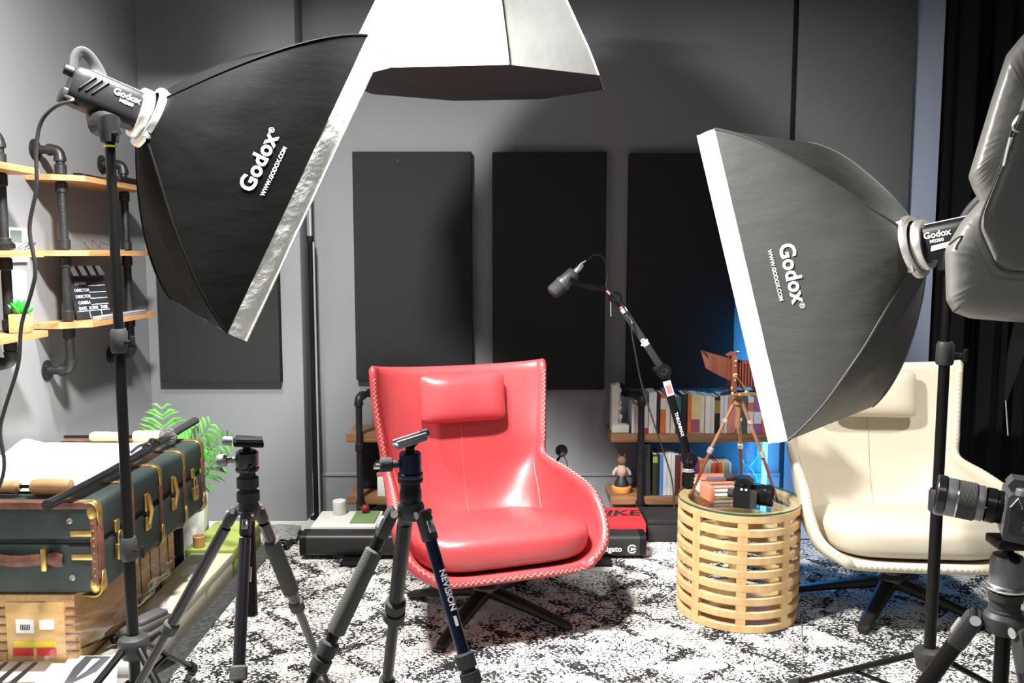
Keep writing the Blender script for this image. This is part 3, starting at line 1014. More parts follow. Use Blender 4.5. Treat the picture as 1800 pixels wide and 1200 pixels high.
# ---------------------------------------------------------------- camera tripods
def tripod(label, apex, feet, head, tube_mat, r_top, nsec, lock_h, foam, column_down, lock_mat, hs=1.0, fat=-1, text_leg=None):
    ax = Vector(apex)
    t = thing('camera_tripod', label, 'tripod', (ax.x, ax.y, 0))
    MB().lathe([(0.016, -0.026), (0.026 * hs, -0.022), (0.032 * hs, -0.008), (0.032 * hs, 0.006), (0.026 * hs, 0.014), (0.018 * hs, 0.018)], ax, n=28).build('shoulder', M['grey_plastic'], t)
    for i, (fx, fy) in enumerate(feet):
        f = Vector((fx, fy, RZ + 0.010))
        d = Vector((fx - ax.x, fy - ax.y, 0)).normalized()
        a = ax + d * 0.043 * hs + Vector((0, 0, -0.004))
        dr = (f - a).normalized()
        L = (f - a).length
        sd = dr.cross(Vector((0, 0, 1))).normalized()
        upv = sd.cross(dr)
        cuts = [0.0, 0.34, 0.57, 0.80, 1.0] if nsec >= 4 else [0.0, 0.345, 0.64, 1.0]
        hinge = MB().box(a + dr * 0.03 * hs, (0.034 * hs, 0.030 * hs, 0.072 * hs), basis(sd, upv, dr), 0.008).build('leg_hinge', M['grey_plastic'], t)
        MB().cyl(a + sd * -0.021 * hs, a + sd * 0.021 * hs, 0.009 * hs, n=14).build('hinge_pin', M['chrome'], hinge)
        MB().box(a + dr * 0.032 * hs + upv * 0.015 * hs, (0.018 * hs, 0.008, 0.03 * hs), basis(sd, upv, dr), 0.003).build('angle_lock', M['chrome'] if i else M['alu'], hinge)
        for k in range(len(cuts) - 1):
            r = (r_top - 0.0027 * k) * (1.3 if i == fat else 1.0)
            p0, p1 = a + dr * (L * cuts[k] + (0.05 if k == 0 else 0)), a + dr * (L * cuts[k + 1])
            MB().tube([p0, p1], r, 16).build('leg_tube', tube_mat(i, k), t)
            if k < len(cuts) - 2:
                lk = MB()
                if lock_h < 0.04:
                    lk.lathe([(r + 0.001, -lock_h / 2), (r + 0.005, -lock_h / 2 + 0.004), (r + 0.005, lock_h / 2 - 0.004), (r + 0.001, lock_h / 2)], p1, dr, n=20)
                    lk.build('twist_lock', lock_mat, t)
                else:
                    lk.lathe([(r + 0.001, -0.034), (r + 0.007, -0.030), (r + 0.007, -0.004), (r + 0.002, -0.002), (r + 0.002, 0.003), (r + 0.008, 0.005), (r + 0.008, 0.028), (r + 0.001, 0.034)], p1, dr, n=20)
                    lk.build('flip_lock', lock_mat, t)
        MB().tube([f - dr * 0.025, f, f + dr * 0.004], [r_top - 0.004, r_top - 0.002, r_top - 0.006], 14).build('rubber_foot', M['rubber'], t)
        if foam and i in foam:
            q0, q1 = foam[i]
            MB().lathe([(r_top, 0), (r_top + 0.006, 0.004), (r_top + 0.0065, q1 - q0 - 0.004), (r_top, q1 - q0)], a + dr * q0, dr, n=22).build('foam_grip', M['foam_grip'], t)
        if text_leg and text_leg[0] == i:
            body, size, pos, toward = text_leg[1:]
            tw = Vector((0, HC * 0 - 1, 0.25))
            nrm_ = (tw - dr * tw.dot(dr)).normalized()
            nrm_ = Matrix.Rotation(math.radians(toward), 3, dr) @ nrm_
            xd = dr
            yd = nrm_.cross(xd)
            o = a + dr * pos
            rr_ = r_top + 0.0022
            def wrap(x, y, o=o, xd=xd, yd=yd, nn=nrm_, rr_=rr_):
                q = y / rr_
                return o + xd * x + yd * (math.sin(q) * rr_) + nn * (math.cos(q) * rr_)
            MB().text(body, size, wrap, bold=0.0006).build('lettering', M['print'], t, smooth=0, fix=False)
    MB().cyl(ax + Vector((0, 0, -column_down)), ax + Vector((0, 0, 0.0)), 0.0125, n=16).build('centre_column', M['black_metal'], t)
    if column_down > 0.1:
        MB().ball(ax + Vector((0, 0, -column_down)), 0.013, 12).build('column_hook', M['chrome'], t)
    head(t, ax)
    return t

# left tripod: slim black ball head
def head_black(t, ax):
    z = Vector((0, 0, 0.74))
    MB().lathe([(a_, b_ * 0.74) for a_, b_ in [(0.020, 0.018), (0.024, 0.024), (0.024, 0.050), (0.018, 0.054), (0.017, 0.060), (0.023, 0.064), (0.023, 0.092), (0.017, 0.096), (0.016, 0.112)]], ax, n=24).build('column_lock', M['rubber'], t)
    b = MB().lathe([(a_, b_ * 0.74) for a_, b_ in [(0.018, 0.108), (0.024, 0.112), (0.025, 0.120), (0.023, 0.124), (0.024, 0.130), (0.024, 0.166), (0.018, 0.173), (0.010, 0.174)]], ax, n=26).build('ball_head', M['gloss_black'], t)
    kn = Vector((-1, -0.25, 0)).normalized()
    c = ax + z * 0.146
    MB().lathe([(0.007, 0.0), (0.007, 0.022), (0.013, 0.024), (0.014, 0.030), (0.014, 0.040), (0.011, 0.044)], c + kn * 0.018, kn, n=18).build('head_knob', M['gunmetal'], b)
    kn2 = Vector((0.6, -0.8, 0)).normalized()
    MB().lathe([(0.009, 0.0), (0.009, 0.012), (0.006, 0.014)], ax + z * 0.124 + kn2 * 0.020, kn2, n=16).build('pan_knob', M['black_plastic'], b)
    MB().cyl(ax + z * 0.165, ax + z * 0.186, 0.009, n=14).build('ball_stem', M['black_metal'], t)
    R = Matrix.Rotation(math.radians(7), 3, 'Y') @ rotZ(0.35)
    pl = MB().box(ax + z * 0.195 + Vector((0.004, 0, 0)), (0.062, 0.040, 0.012), R, 0.003).build('clamp', M['black_metal'], t)
    MB().box(ax + z * 0.205 + Vector((0.006, 0, 0)), (0.056, 0.036, 0.008), R, 0.002).build('release_plate', M['gloss_black'], t)
    MB().lathe([(0.010, 0), (0.010, 0.016), (0.007, 0.02)], ax + z * 0.198 + R @ Vector((-0.030, 0, 0)), R @ Vector((-1, 0, 0)), n=16).build('clamp_knob', M['gunmetal'], pl)
A1 = P(437, 893, 1.80)
tripod('slim black tripod with a knobbed ball head, between the green trunk and the red chair', A1, [(A1.x - 0.52, 1.90), (A1.x + 0.145, 2.22), (A1.x + 0.06, 1.36)], head_black,
       lambda i, k: M['gloss_black'] if k < 2 else M['black_metal'], 0.0125, 4, 0.03, {1: (0.10, 0.27)}, 0.24, M['foam_grip'], hs=0.72)
_t = [o for o in bpy.data.objects if o.name.startswith('camera_tripod')][0]
_d = (Vector((A1.x + 0.06, 1.36, RZ)) - A1).normalized()
MB().lathe([(0.0130, 0.0), (0.0133, 0.001), (0.0133, 0.028), (0.0130, 0.029)], A1 + _d * 0.125, _d, n=20).build('silver_band', M['alu'], _t)
MB().lathe([(0.0112, 0.0), (0.0118, 0.001), (0.0118, 0.016), (0.0112, 0.017)], A1 + _d * 0.365, _d, n=20).build('white_band', M['print'], _t)
# stubby silver sticker on the front leg
# middle tripod: navy ball head, foam grip
def head_navy(t, ax):
    z = Vector((0, 0, 0.9))
    MB().lathe([(a_, b_ * 0.9) for a_, b_ in [(0.020, 0.015), (0.023, 0.020), (0.023, 0.044), (0.021, 0.048), (0.021, 0.062), (0.026, 0.064), (0.027, 0.070), (0.025, 0.075)]], ax, n=26).build('column_lock', M['black_plastic'], t)
    b = MB().lathe([(a_, b_ * 0.9) for a_, b_ in [(0.024, 0.072), (0.0265, 0.076), (0.0265, 0.084), (0.0235, 0.087), (0.023, 0.130), (0.020, 0.134), (0.010, 0.136)]], ax, n=28).build('ball_head', M['navy'], t)
    kn = Vector((-1, -0.2, 0.0)).normalized()
    MB().lathe([(0.008, 0.0), (0.008, 0.020), (0.014, 0.022), (0.0155, 0.030), (0.0155, 0.044), (0.012, 0.047)], ax + z * 0.107 + kn * 0.016, kn, n=18).build('head_knob', M['rubber'], b)
    MB().lathe([(a_, b_ * 0.9) for a_, b_ in [(0.009, 0.128), (0.010, 0.145), (0.019, 0.154)]], ax, n=18).build('ball_stem', M['black_metal'], t)
    R = Matrix.Rotation(math.radians(-13), 3, 'Y') @ rotZ(0.45)
    c = MB().box(ax + z * 0.158, (0.066, 0.042, 0.010), R, 0.0025).build('clamp', M['gunmetal'], t)
    for sgn in (-1, 1):
        MB().box(ax + z * 0.167 + R @ Vector((0, 0.016 * sgn, 0.0)), (0.066, 0.008, 0.008), R, 0.002).build('clamp_jaw', M['gunmetal'], c)
    MB().lathe([(0.009, 0), (0.009, 0.014), (0.006, 0.017)], ax + z * 0.165 + R @ Vector((0.030, 0.012, 0)), R @ Vector((1, 0, 0)), n=14).build('clamp_knob', M['black_plastic'], c)
A2 = P(722, 893, 1.75)
tripod('tripod with navy ball head and grey foam grip, standing in front of the red chair', A2, [(A2.x - 0.44, 1.60), (A2.x + 0.31, 1.46), (A2.x - 0.150, 2.17)], head_navy,
       lambda i, k: M['navy'] if i == 1 else M['black_metal'], 0.0130, 3, 0.05, {0: (0.085, 0.275)}, 0.0, M['rubber'], hs=0.9, fat=2, text_leg=(1, 'NEVISION  ▬', 0.019, 0.175, -28))
# right tripod: grey ball head, carries the mirrorless camera
def head_grey(t, ax):
    z = Vector((0, 0, 0.74))
    MB().lathe([(a_, b_ * 0.74) for a_, b_ in [(0.022, 0.015), (0.026, 0.018), (0.026, 0.024), (0.0235, 0.027), (0.0235, 0.046), (0.027, 0.049), (0.027, 0.066), (0.022, 0.070)]], ax, n=28).build('column_lock', M['rubber'], t)
    b = MB().lathe([(a_, b_ * 0.74) for a_, b_ in [(0.022, 0.068), (0.029, 0.072), (0.029, 0.083), (0.0265, 0.086), (0.0265, 0.142), (0.023, 0.152), (0.014, 0.154)]], ax, n=32).build('ball_head', M['gunmetal'], t)
    MB().lathe([(a_, b_ * 0.74) for a_, b_ in [(0.0292, 0.073), (0.0305, 0.0765), (0.0305, 0.079), (0.0292, 0.082)]], ax, n=32).build('pan_scale_ring', M['chrome'], b)
    MB().ball(ax + z * 0.147 + Vector((0, -0.013, 0)), 0.0135, 14).build('ball', M['black_metal'], b)
    MB().lathe([(a_, b_ * 0.74) for a_, b_ in [(0.012, 0.150), (0.009, 0.160), (0.009, 0.170), (0.020, 0.178)]], ax, n=20).build('ball_stem', M['black_metal'], t)
    MB().box(ax + z * 0.184, (0.056, 0.052, 0.016), rotZ(-0.1), 0.004).build('clamp', M['black_plastic'], t)
    lv = MB().cyl(ax + Vector((0.032, -0.028, 0.004)), ax + Vector((0.032, -0.028, 0.018)), 0.010, n=18).build('spirit_level', mat('level_green', (0.55, 0.75, 0.05), 0.2), t)
A3 = P(1765, 1088, 1.40)
tripod('black tripod with a grey ball head, carrying the camera at lower right', A3, [(A3.x - 0.38, 1.60), (A3.x + 0.055, 1.08), (A3.x + 0.33, 1.66)], head_grey,
       lambda i, k: M['black_metal'], 0.0145, 3, 0.05, None, 0.24, M['grey_plastic'])

# mirrorless camera on the right tripod, seen from its side, lens to the left
def side_camera():
    base = A3 + Vector((0.0, 0, 0.148))
    t = thing('mirrorless_camera', 'black mirrorless camera with a big zoom lens pointing left, on the tripod at lower right', 'camera', tuple(base))
    ang = math.radians(-8)
    fx = Vector((-math.cos(ang), 0.02, -math.sin(ang) * -1)).normalized()   # lens direction
    fx = Vector((-0.89, 0.43, 0.105)).normalized()
    sd = Vector((0, -1, 0))
    sd = (sd - fx * sd.dot(fx)).normalized()
    up = sd.cross(fx).normalized()
    if up.z < 0: up = -up
    def W(a, b, c):
        return base + Vector((0, 0, 0.002)) + fx * a + sd * b + up * c
    Bz = basis(fx, sd, up)
    MB().prism([(-0.030, 0.0), (0.016, 0.0), (0.019, 0.01), (0.019, 0.082), (0.014, 0.088), (-0.024, 0.090), (-0.030, 0.084)], W(0, -0.066, 0), fx, up, sd * 0.132).build('body', M['body_grey'], t, smooth=20)
    MB().prism([(-0.040, 0.085), (0.012, 0.085), (0.020, 0.098), (0.012, 0.112), (-0.030, 0.114), (-0.042, 0.104)], W(0, -0.030, 0), fx, up, sd * 0.06).build('viewfinder_hump', M['body_grey'], t, smooth=20)
    MB().prism([(-0.030, 0.0), (0.016, 0.0), (0.018, 0.05), (-0.030, 0.055)], W(-0.004, 0.060, 0.018), fx, up, sd * 0.010).build('port_cover', M['rubber'], t)
    MB().lathe([(0.014, 0), (0.014, 0.010), (0.012, 0.012)], W(-0.006, 0.048, 0.088), up, n=20).build('mode_dial', M['gunmetal'], t)
    MB().lathe([(0.010, 0), (0.010, 0.008), (0.008, 0.010)], W(-0.014, -0.046, 0.088), up, n=20).build('shutter_dial', M['gunmetal'], t)
    c, s = W(0.004, 0.0705, 0.074), 0.011
    MB().tube([c + up * s, c + fx * s * 0.9 - up * s * 0.7, c - fx * s * 0.9 - up * s * 0.7], 0.0022, 6, closed=True).build('strap_ring', M['chrome'], t)
    for k, z in enumerate((0.028, 0.046)):
        MB().box(W(-0.016, 0.070, z), (0.010, 0.003, 0.013), Bz, 0.001).build('port_door', M['grey_plastic'], t)
    o = W(0.018, 0, 0.048)
    MB().lathe([(0.030, 0.0), (0.032, 0.004), (0.032, 0.012), (0.034, 0.014), (0.034, 0.030)], o, fx, n=40, caps=False).build('lens_mount_barrel', M['black_metal'], t)
    MB().ball(o + fx * 0.0315 + sd * 0.034, 0.0016, 8).build('red_lens_mark', M['print_red'], t)
    MB().lathe([(0.034, 0.033), (0.035, 0.035), (0.035, 0.046), (0.0365, 0.048)], o, fx, n=40, caps=False).build('aperture_ring', M['gunmetal'], t)
    rib = []
    for k in range(14):
        z = 0.049 + k * 0.0022
        rib += [(0.0370, z), (0.0378, z + 0.0006), (0.0378, z + 0.0015), (0.0370, z + 0.0021)]
    MB().lathe(rib, o, fx, n=40, caps=False).build('zoom_ring', M['foam_grip'], t)
    MB().lathe([(0.0375, 0.080), (0.0375, 0.0825)], o, fx, n=40, caps=False).build('chrome_band', M['chrome'], t)
    MB().lathe([(0.0372, 0.0825), (0.0380, 0.085), (0.0380, 0.100)], o, fx, n=40, caps=False).build('focus_ring', M['gunmetal'], t)
    MB().lathe([(0.0380, 0.100), (0.0405, 0.103), (0.0405, 0.116), (0.039, 0.118), (0.036, 0.117), (0.034, 0.104)], o, fx, n=40, caps=False).build('lens_rim', M['gloss_black'], t)
    MB().lathe([(0.0345, 0.102), (0.025, 0.107), (0.012, 0.110), (0.0, 0.111)], o, fx, n=32, caps=False).build('front_element', M['lens'], t)
    MB().lathe([(0.030, -0.001), (0.033, 0.0), (0.033, 0.002)], o, fx, n=36, caps=False).build('mount_ring', M['chrome'], t)
    t.scale = (0.87, 0.87, 0.87)
side_camera()

# grey backpack hanging on the right
def backpack():
    t = thing('backpack', 'dark grey backpack hanging at the right edge over the studio flash', 'backpack', tuple(P(1790, 330, 2.0)))
    Yf, Ym, Yb = 1.86, 1.95, 2.10
    # main compartment: outline swept from front to back
    def body(out, ys, ins, nm, m, sub=2):
        me = bpy.data.meshes.new(nm)
        bm = bmesh.new()
        o2 = []
        for (xa, ya), (xb, yb) in zip(out, out[1:] + out[:1]):
            o2 += [(xa, ya), (xa * .82 + xb * .18, ya * .82 + yb * .18), (xa * .18 + xb * .82, ya * .18 + yb * .82)]
        out = o2
        rows = []
        cx = sum(p[0] for p in out) / len(out)
        cy = sum(p[1] for p in out) / len(out)
        for y, k in zip(ys, ins):
            rows.append([bm.verts.new(P(cx + (px - cx) * k, cy + (py - cy) * k, y)) for px, py in out])
        n = len(out)
        for a, b in zip(rows, rows[1:]):
            for i in range(n):
                bm.faces.new((a[i], a[(i + 1) % n], b[(i + 1) % n], b[i]))
        bm.faces.new(rows[0][::-1])
        bm.faces.new(rows[-1])
        bmesh.ops.recalc_face_normals(bm, faces=bm.faces)
        bm.to_mesh(me)
        bm.free()
        me.polygons.foreach_set('use_smooth', [True] * len(me.polygons))
        me.materials.append(m)
        o = bpy.data.objects.new(nm, me)
        S.collection.objects.link(o)
        o.parent = t
        o.matrix_parent_inverse = t.matrix_basis.inverted()
        md = o.modifiers.new('sub', 'SUBSURF')
        md.levels = md.render_levels = sub
        return o
    # (outlines listed clockwise from the top left, in the photo's frame at the bag's own depth)
    back = [(1842, 22), (1796, 62), (1768, 96), (1742, 176), (1716, 262), (1701, 312), (1709, 334), (1730, 372), (1800, 400), (1990, 400), (2030, 250), (2010, 40), (1930, -10)]
    body(back, (1.895, 1.925, 2.00, 2.12, 2.15), (0.84, 0.95, 1.0, 0.99, 0.88), 'main_compartment', M['bag_side'])
    low = [(1722, 352), (1690, 388), (1660, 438), (1662, 528), (1674, 549), (1704, 560), (1800, 568), (1930, 564), (2010, 520), (2020, 400), (1950, 345), (1800, 330)]
    body(low, (1.865, 1.90, 1.97, 2.10, 2.14), (0.86, 0.965, 1.0, 0.99, 0.88), 'bottom_compartment', M['bag_side'])
    front = [(1806, 150), (1786, 215), (1764, 278), (1726, 374), (1724, 402), (1748, 458), (1774, 474), (1840, 478), (1950, 470), (1985, 330), (1940, 150)]
    body(front, (1.835, 1.845, 1.90, 1.95), (0.94, 0.99, 1.0, 1.0), 'front_pocket', M['bag'])
    MB().tube(spline([P(x, y, 1.842) for x, y in [(1782, 215), (1765, 275), (1745, 328), (1728, 370), (1722, 402), (1738, 442), (1753, 468), (1774, 476), (1830, 480)]], 50), 0.0022, 6).build('pocket_piping', M['bag_trim'], t)
    MB().tube(spline([P(x, y, 1.885) for x, y in [(1746, 470), (1720, 500), (1690, 535), (1676, 548)]], 20), 0.0022, 6).build('corner_seam', M['bag_trim'], t)
    MB().tube(spline([P(x, y, 1.885) for x, y in [(1668, 430), (1690, 415), (1712, 420), (1730, 440)]], 20), 0.0020, 6).build('corner_seam', M['bag_trim'], t)
    zp = MB().tube(spline([P(x, y, 1.842) for x, y in [(1800, 195), (1790, 215), (1779, 240)]], 12), 0.005, 8, flat=0.5).build('zip', M['grey_plastic'], t)
    MB().tube([P(1776, 242, 1.835), P(1771, 262, 1.832), P(1764, 292, 1.832)], 0.0042, 8, flat=0.6).build('zip_pull', M['alu'], zp)
    MB().tube(spline([P(1798, 196, 1.832), P(1788, 206, 1.832), P(1781, 224, 1.832), P(1790, 232, 1.832)], 14), 0.0035, 8).build('zip_slider', M['chrome'], zp)
    # the long shoulder strap that hangs down and narrows to a cord
    def strap(u, v):
        c = Vector(catmull([tuple(P(1812, 545, 1.97)), tuple(P(1792, 610, 1.97)), tuple(P(1779, 660, 1.97)), tuple(P(1768, 706, 1.97))], u))
        w = 0.028 * (1 - u) + 0.003
        return c + Vector((w * (2 * v - 1), 0.004 * math.sin(3 * u), 0))
    sm = MB().grid(strap, 16, 3)
    sm.grid(lambda u, v: strap(u, v) + Vector((0, 0.004, 0)), 16, 3)
    sm.build('shoulder_strap', M['bag_trim'], t)
    MB().tube([P(1768, 704, 1.97), P(1770, 735, 1.97), P(1772, 765, 1.97)], 0.0015, 6).build('strap_cord', M['alu'], t)
    return t
backpack()

# ---------------------------------------------------------------- round side table and what stands on it
TX, TY, TR, TH_ = 0.885, 3.25, 0.233, 0.462
def side_table():
    t = thing('side_table', 'round bentwood side table with slotted sides and a glass top', 'side table', (TX, TY, RZ))
    H = TH_ - 0.008 - RZ
    nb = 9
    bh = H / (nb + (nb - 1) * 0.74)
    gap = bh * 0.74
    for k in range(nb):
        z0 = k * (bh + gap)
        ri = TR - (0.040 if k == nb - 1 else 0.020)
        e = 0.003
        pr = [(ri, z0 + e), (ri + e, z0), (TR - e, z0), (TR, z0 + e), (TR, z0 + bh - e), (TR - e, z0 + bh), (ri + e, z0 + bh), (ri, z0 + bh - e), (ri, z0 + e)]
        MB().lathe(pr, (0, 0, 0), n=72, caps=False).build('wooden_hoop', M['bent_wood'], t, world=False)
    for k in range(8):
        a = math.radians(-90 - 11 + 45 * k)
        hw = 0.078
        ro, ri = TR - 0.001, TR - 0.018
        n = 6
        def q(u, v):
            w = a - hw + 2 * hw * u
            r, z = [(ri, 0.004), (ro, 0.004), (ro, H - 0.004), (ri, H - 0.004)][int(round(v * 4)) % 4]
            return Vector((math.cos(w) * r, math.sin(w) * r, z))
        m = MB().grid(q, n, 4, cv=True)
        m.f.append([0, 1, 2, 3])
        m.f.append([n * 4 + i for i in range(4)])
        m.build('upright', M['bent_wood'], t, world=False)
    MB().lathe([(0.0, H + 0.0005), (TR - 0.002, H + 0.0005), (TR, H + 0.003), (TR, H + 0.006), (TR - 0.002, H + 0.008), (0.0, H + 0.008)], (0, 0, 0), n=72, caps=False).build('glass_top', M['glass'], t, world=False)
    MB().lathe([(TR, H + 0.001), (TR + 0.0012, H + 0.002), (TR + 0.0012, H + 0.007), (TR, H + 0.008)], (0, 0, 0), n=72, caps=False).build('glass_edge', mat('green_glass_edge', (0.02, 0.09, 0.07), 0.15), t, world=False)
    MB().lathe([(0.0, 0.004), (TR - 0.022, 0.004), (TR - 0.022, 0.010), (0.0, 0.010)], (0, 0, 0.0), n=48, caps=False).build('bottom_board', M['bent_wood'], t, world=False)
side_table()
TZ = TH_

# books on the table
def book_flat(lo, size, rz, cover, label, group, name='book', pages=True):
    lo = Vector(lo)
    t = thing(name, label, 'book', tuple(lo), rz, group)
    w, d, h = size
    c = 0.0025
    MB().b2((-w / 2, -d / 2, 0), (w / 2, d / 2, c), 0.0005).build('back_cover', cover, t, world=False)
    MB().b2((-w / 2, -d / 2, h - c), (w / 2, d / 2, h), 0.0005).build('front_cover', cover, t, world=False)
    MB().b2((-w / 2, d / 2 - c, c), (w / 2, d / 2, h - c)).build('spine', cover, t, world=False)
    MB().b2((-w / 2 + 0.004, -d / 2 + 0.004, c), (w / 2 - 0.004, d / 2 - c, h - c)).build('page_block', M['paper'], t, world=False)
    return t
bp_ = (0.805, 3.33)
zz_ = TZ
for w, d, h, c, lab in ((0.13, 0.16, 0.020, (0.60, 0.55, 0.40), 'cream book at the bottom of the stack on the glass side table'),
                        (0.125, 0.155, 0.016, (0.66, 0.58, 0.44), 'pale book in the middle of the stack on the glass side table'),
                        (0.12, 0.15, 0.014, (0.62, 0.16, 0.10), 'coral book on top of the stack on the glass side table')):
    book_flat((bp_[0], bp_[1], zz_), (w, d, h), 0.1, cmat(c), lab, 'stacked books on the side table')
    zz_ += h
ml = thing('coral_notebook', 'small coral patterned notebook leaning on the book stack on the side table', 'notebook', (0.745, 3.205, TZ))
nb_b = basis(Vector((0.30, -0.95, 0)).normalized(), Vector((0.95, 0.30, 0)).normalized(), Vector((0, 0, 1)))
MB().box((0.752, 3.215, TZ + 0.028), (0.075, 0.022, 0.056), nb_b, 0.002).build('cover', cmat((0.70, 0.20, 0.12)), ml)
for k in range(4):
    MB().box((0.752 + 0.0115 * 0.95 - 0.30 * 0.02 * (k - 1.5), 3.215 + 0.0115 * 0.3 + 0.95 * 0.02 * (k - 1.5), TZ + 0.03), (0.008, 0.003, 0.046), nb_b, 0.001).build('cover_stripe', M['pink'], ml)
# small black handheld recorder lying on the books
sp = thing('handheld_recorder', 'small black recorder lying on the coral book on the side table', 'recorder', (0.84, 3.30, zz_))
MB().box((0.805, 3.29, zz_ + 0.008), (0.075, 0.022, 0.015), rotZ(0.1), 0.004).build('body', M['gunmetal'], sp)
MB().tube([(0.84, 3.293, zz_ + 0.012), (0.862, 3.296, zz_ + 0.014), (0.885, 3.30, zz_ + 0.016)], [0.010, 0.0155, 0.014], 14).build('windscreen', M['rubber'], sp)

# DSLR lying on the glass top, lens to the right
def table_camera():
    b = P(1308, 884, 3.13)
    b.z = TZ
    t = thing('slr_camera', 'black camera with a short lens pointing right, on the glass side table', 'camera', tuple(b))
    fx = Vector((0.93, -0.36, 0)).normalized()
    sd = Vector((-fx.y, fx.x, 0))
    up = Vector((0, 0, 1))
    def W(a, c, h):
        return b + fx * a + sd * c + up * h
    MB().prism([(-0.03, 0), (0.022, 0), (0.024, 0.055), (0.018, 0.066), (-0.026, 0.066), (-0.03, 0.06)], W(0, -0.05, 0.004), fx, up, sd * 0.10).build('body', M['black_plastic'], t, smooth=20)
    MB().prism([(-0.032, 0.064), (0.018, 0.064), (0.030, 0.078), (0.012, 0.092), (-0.022, 0.090)], W(0, -0.028, 0.004), fx, up, sd * 0.05).build('prism_hump', M['black_plastic'], t, smooth=20)
    MB().prism([(0.018, 0), (0.040, 0.002), (0.044, 0.05), (0.02, 0.058)], W(0, -0.05, 0.004), fx, up, sd * 0.028).build('hand_grip', M['rubber'], t, smooth=20)
    MB().lathe([(0.030, 0), (0.033, 0.004), (0.033, 0.022), (0.035, 0.024), (0.035, 0.045), (0.033, 0.048), (0.036, 0.050), (0.036, 0.066), (0.033, 0.068), (0.030, 0.060)], W(0.022, 0.008, 0.038), fx, n=32, caps=False).build('lens_barrel', M['black_metal'], t)
    MB().lathe([(0.031, 0.060), (0.016, 0.064), (0, 0.065)], W(0.022, 0.008, 0.038), fx, n=28, caps=False).build('front_element', M['lens'], t)
    MB().lathe([(0.011, 0), (0.011, 0.010), (0.009, 0.012)], W(-0.006, -0.040, 0.070), up, n=18).build('shutter_dial', M['black_metal'], t)
    MB().lathe([(0.014, 0), (0.014, 0.018), (0.01, 0.02)], W(-0.03, -0.03, 0.045), -fx, n=18).build('eyecup', M['rubber'], t)
    for k in range(2):
        MB().box(W(-0.004 + 0.014 * k, -0.0515, 0.066), (0.007, 0.001, 0.006), basis(fx, sd, up)).build('dial_mark', M['print'], t)
    t.scale = (1.15, 1.15, 1.15)
table_camera()

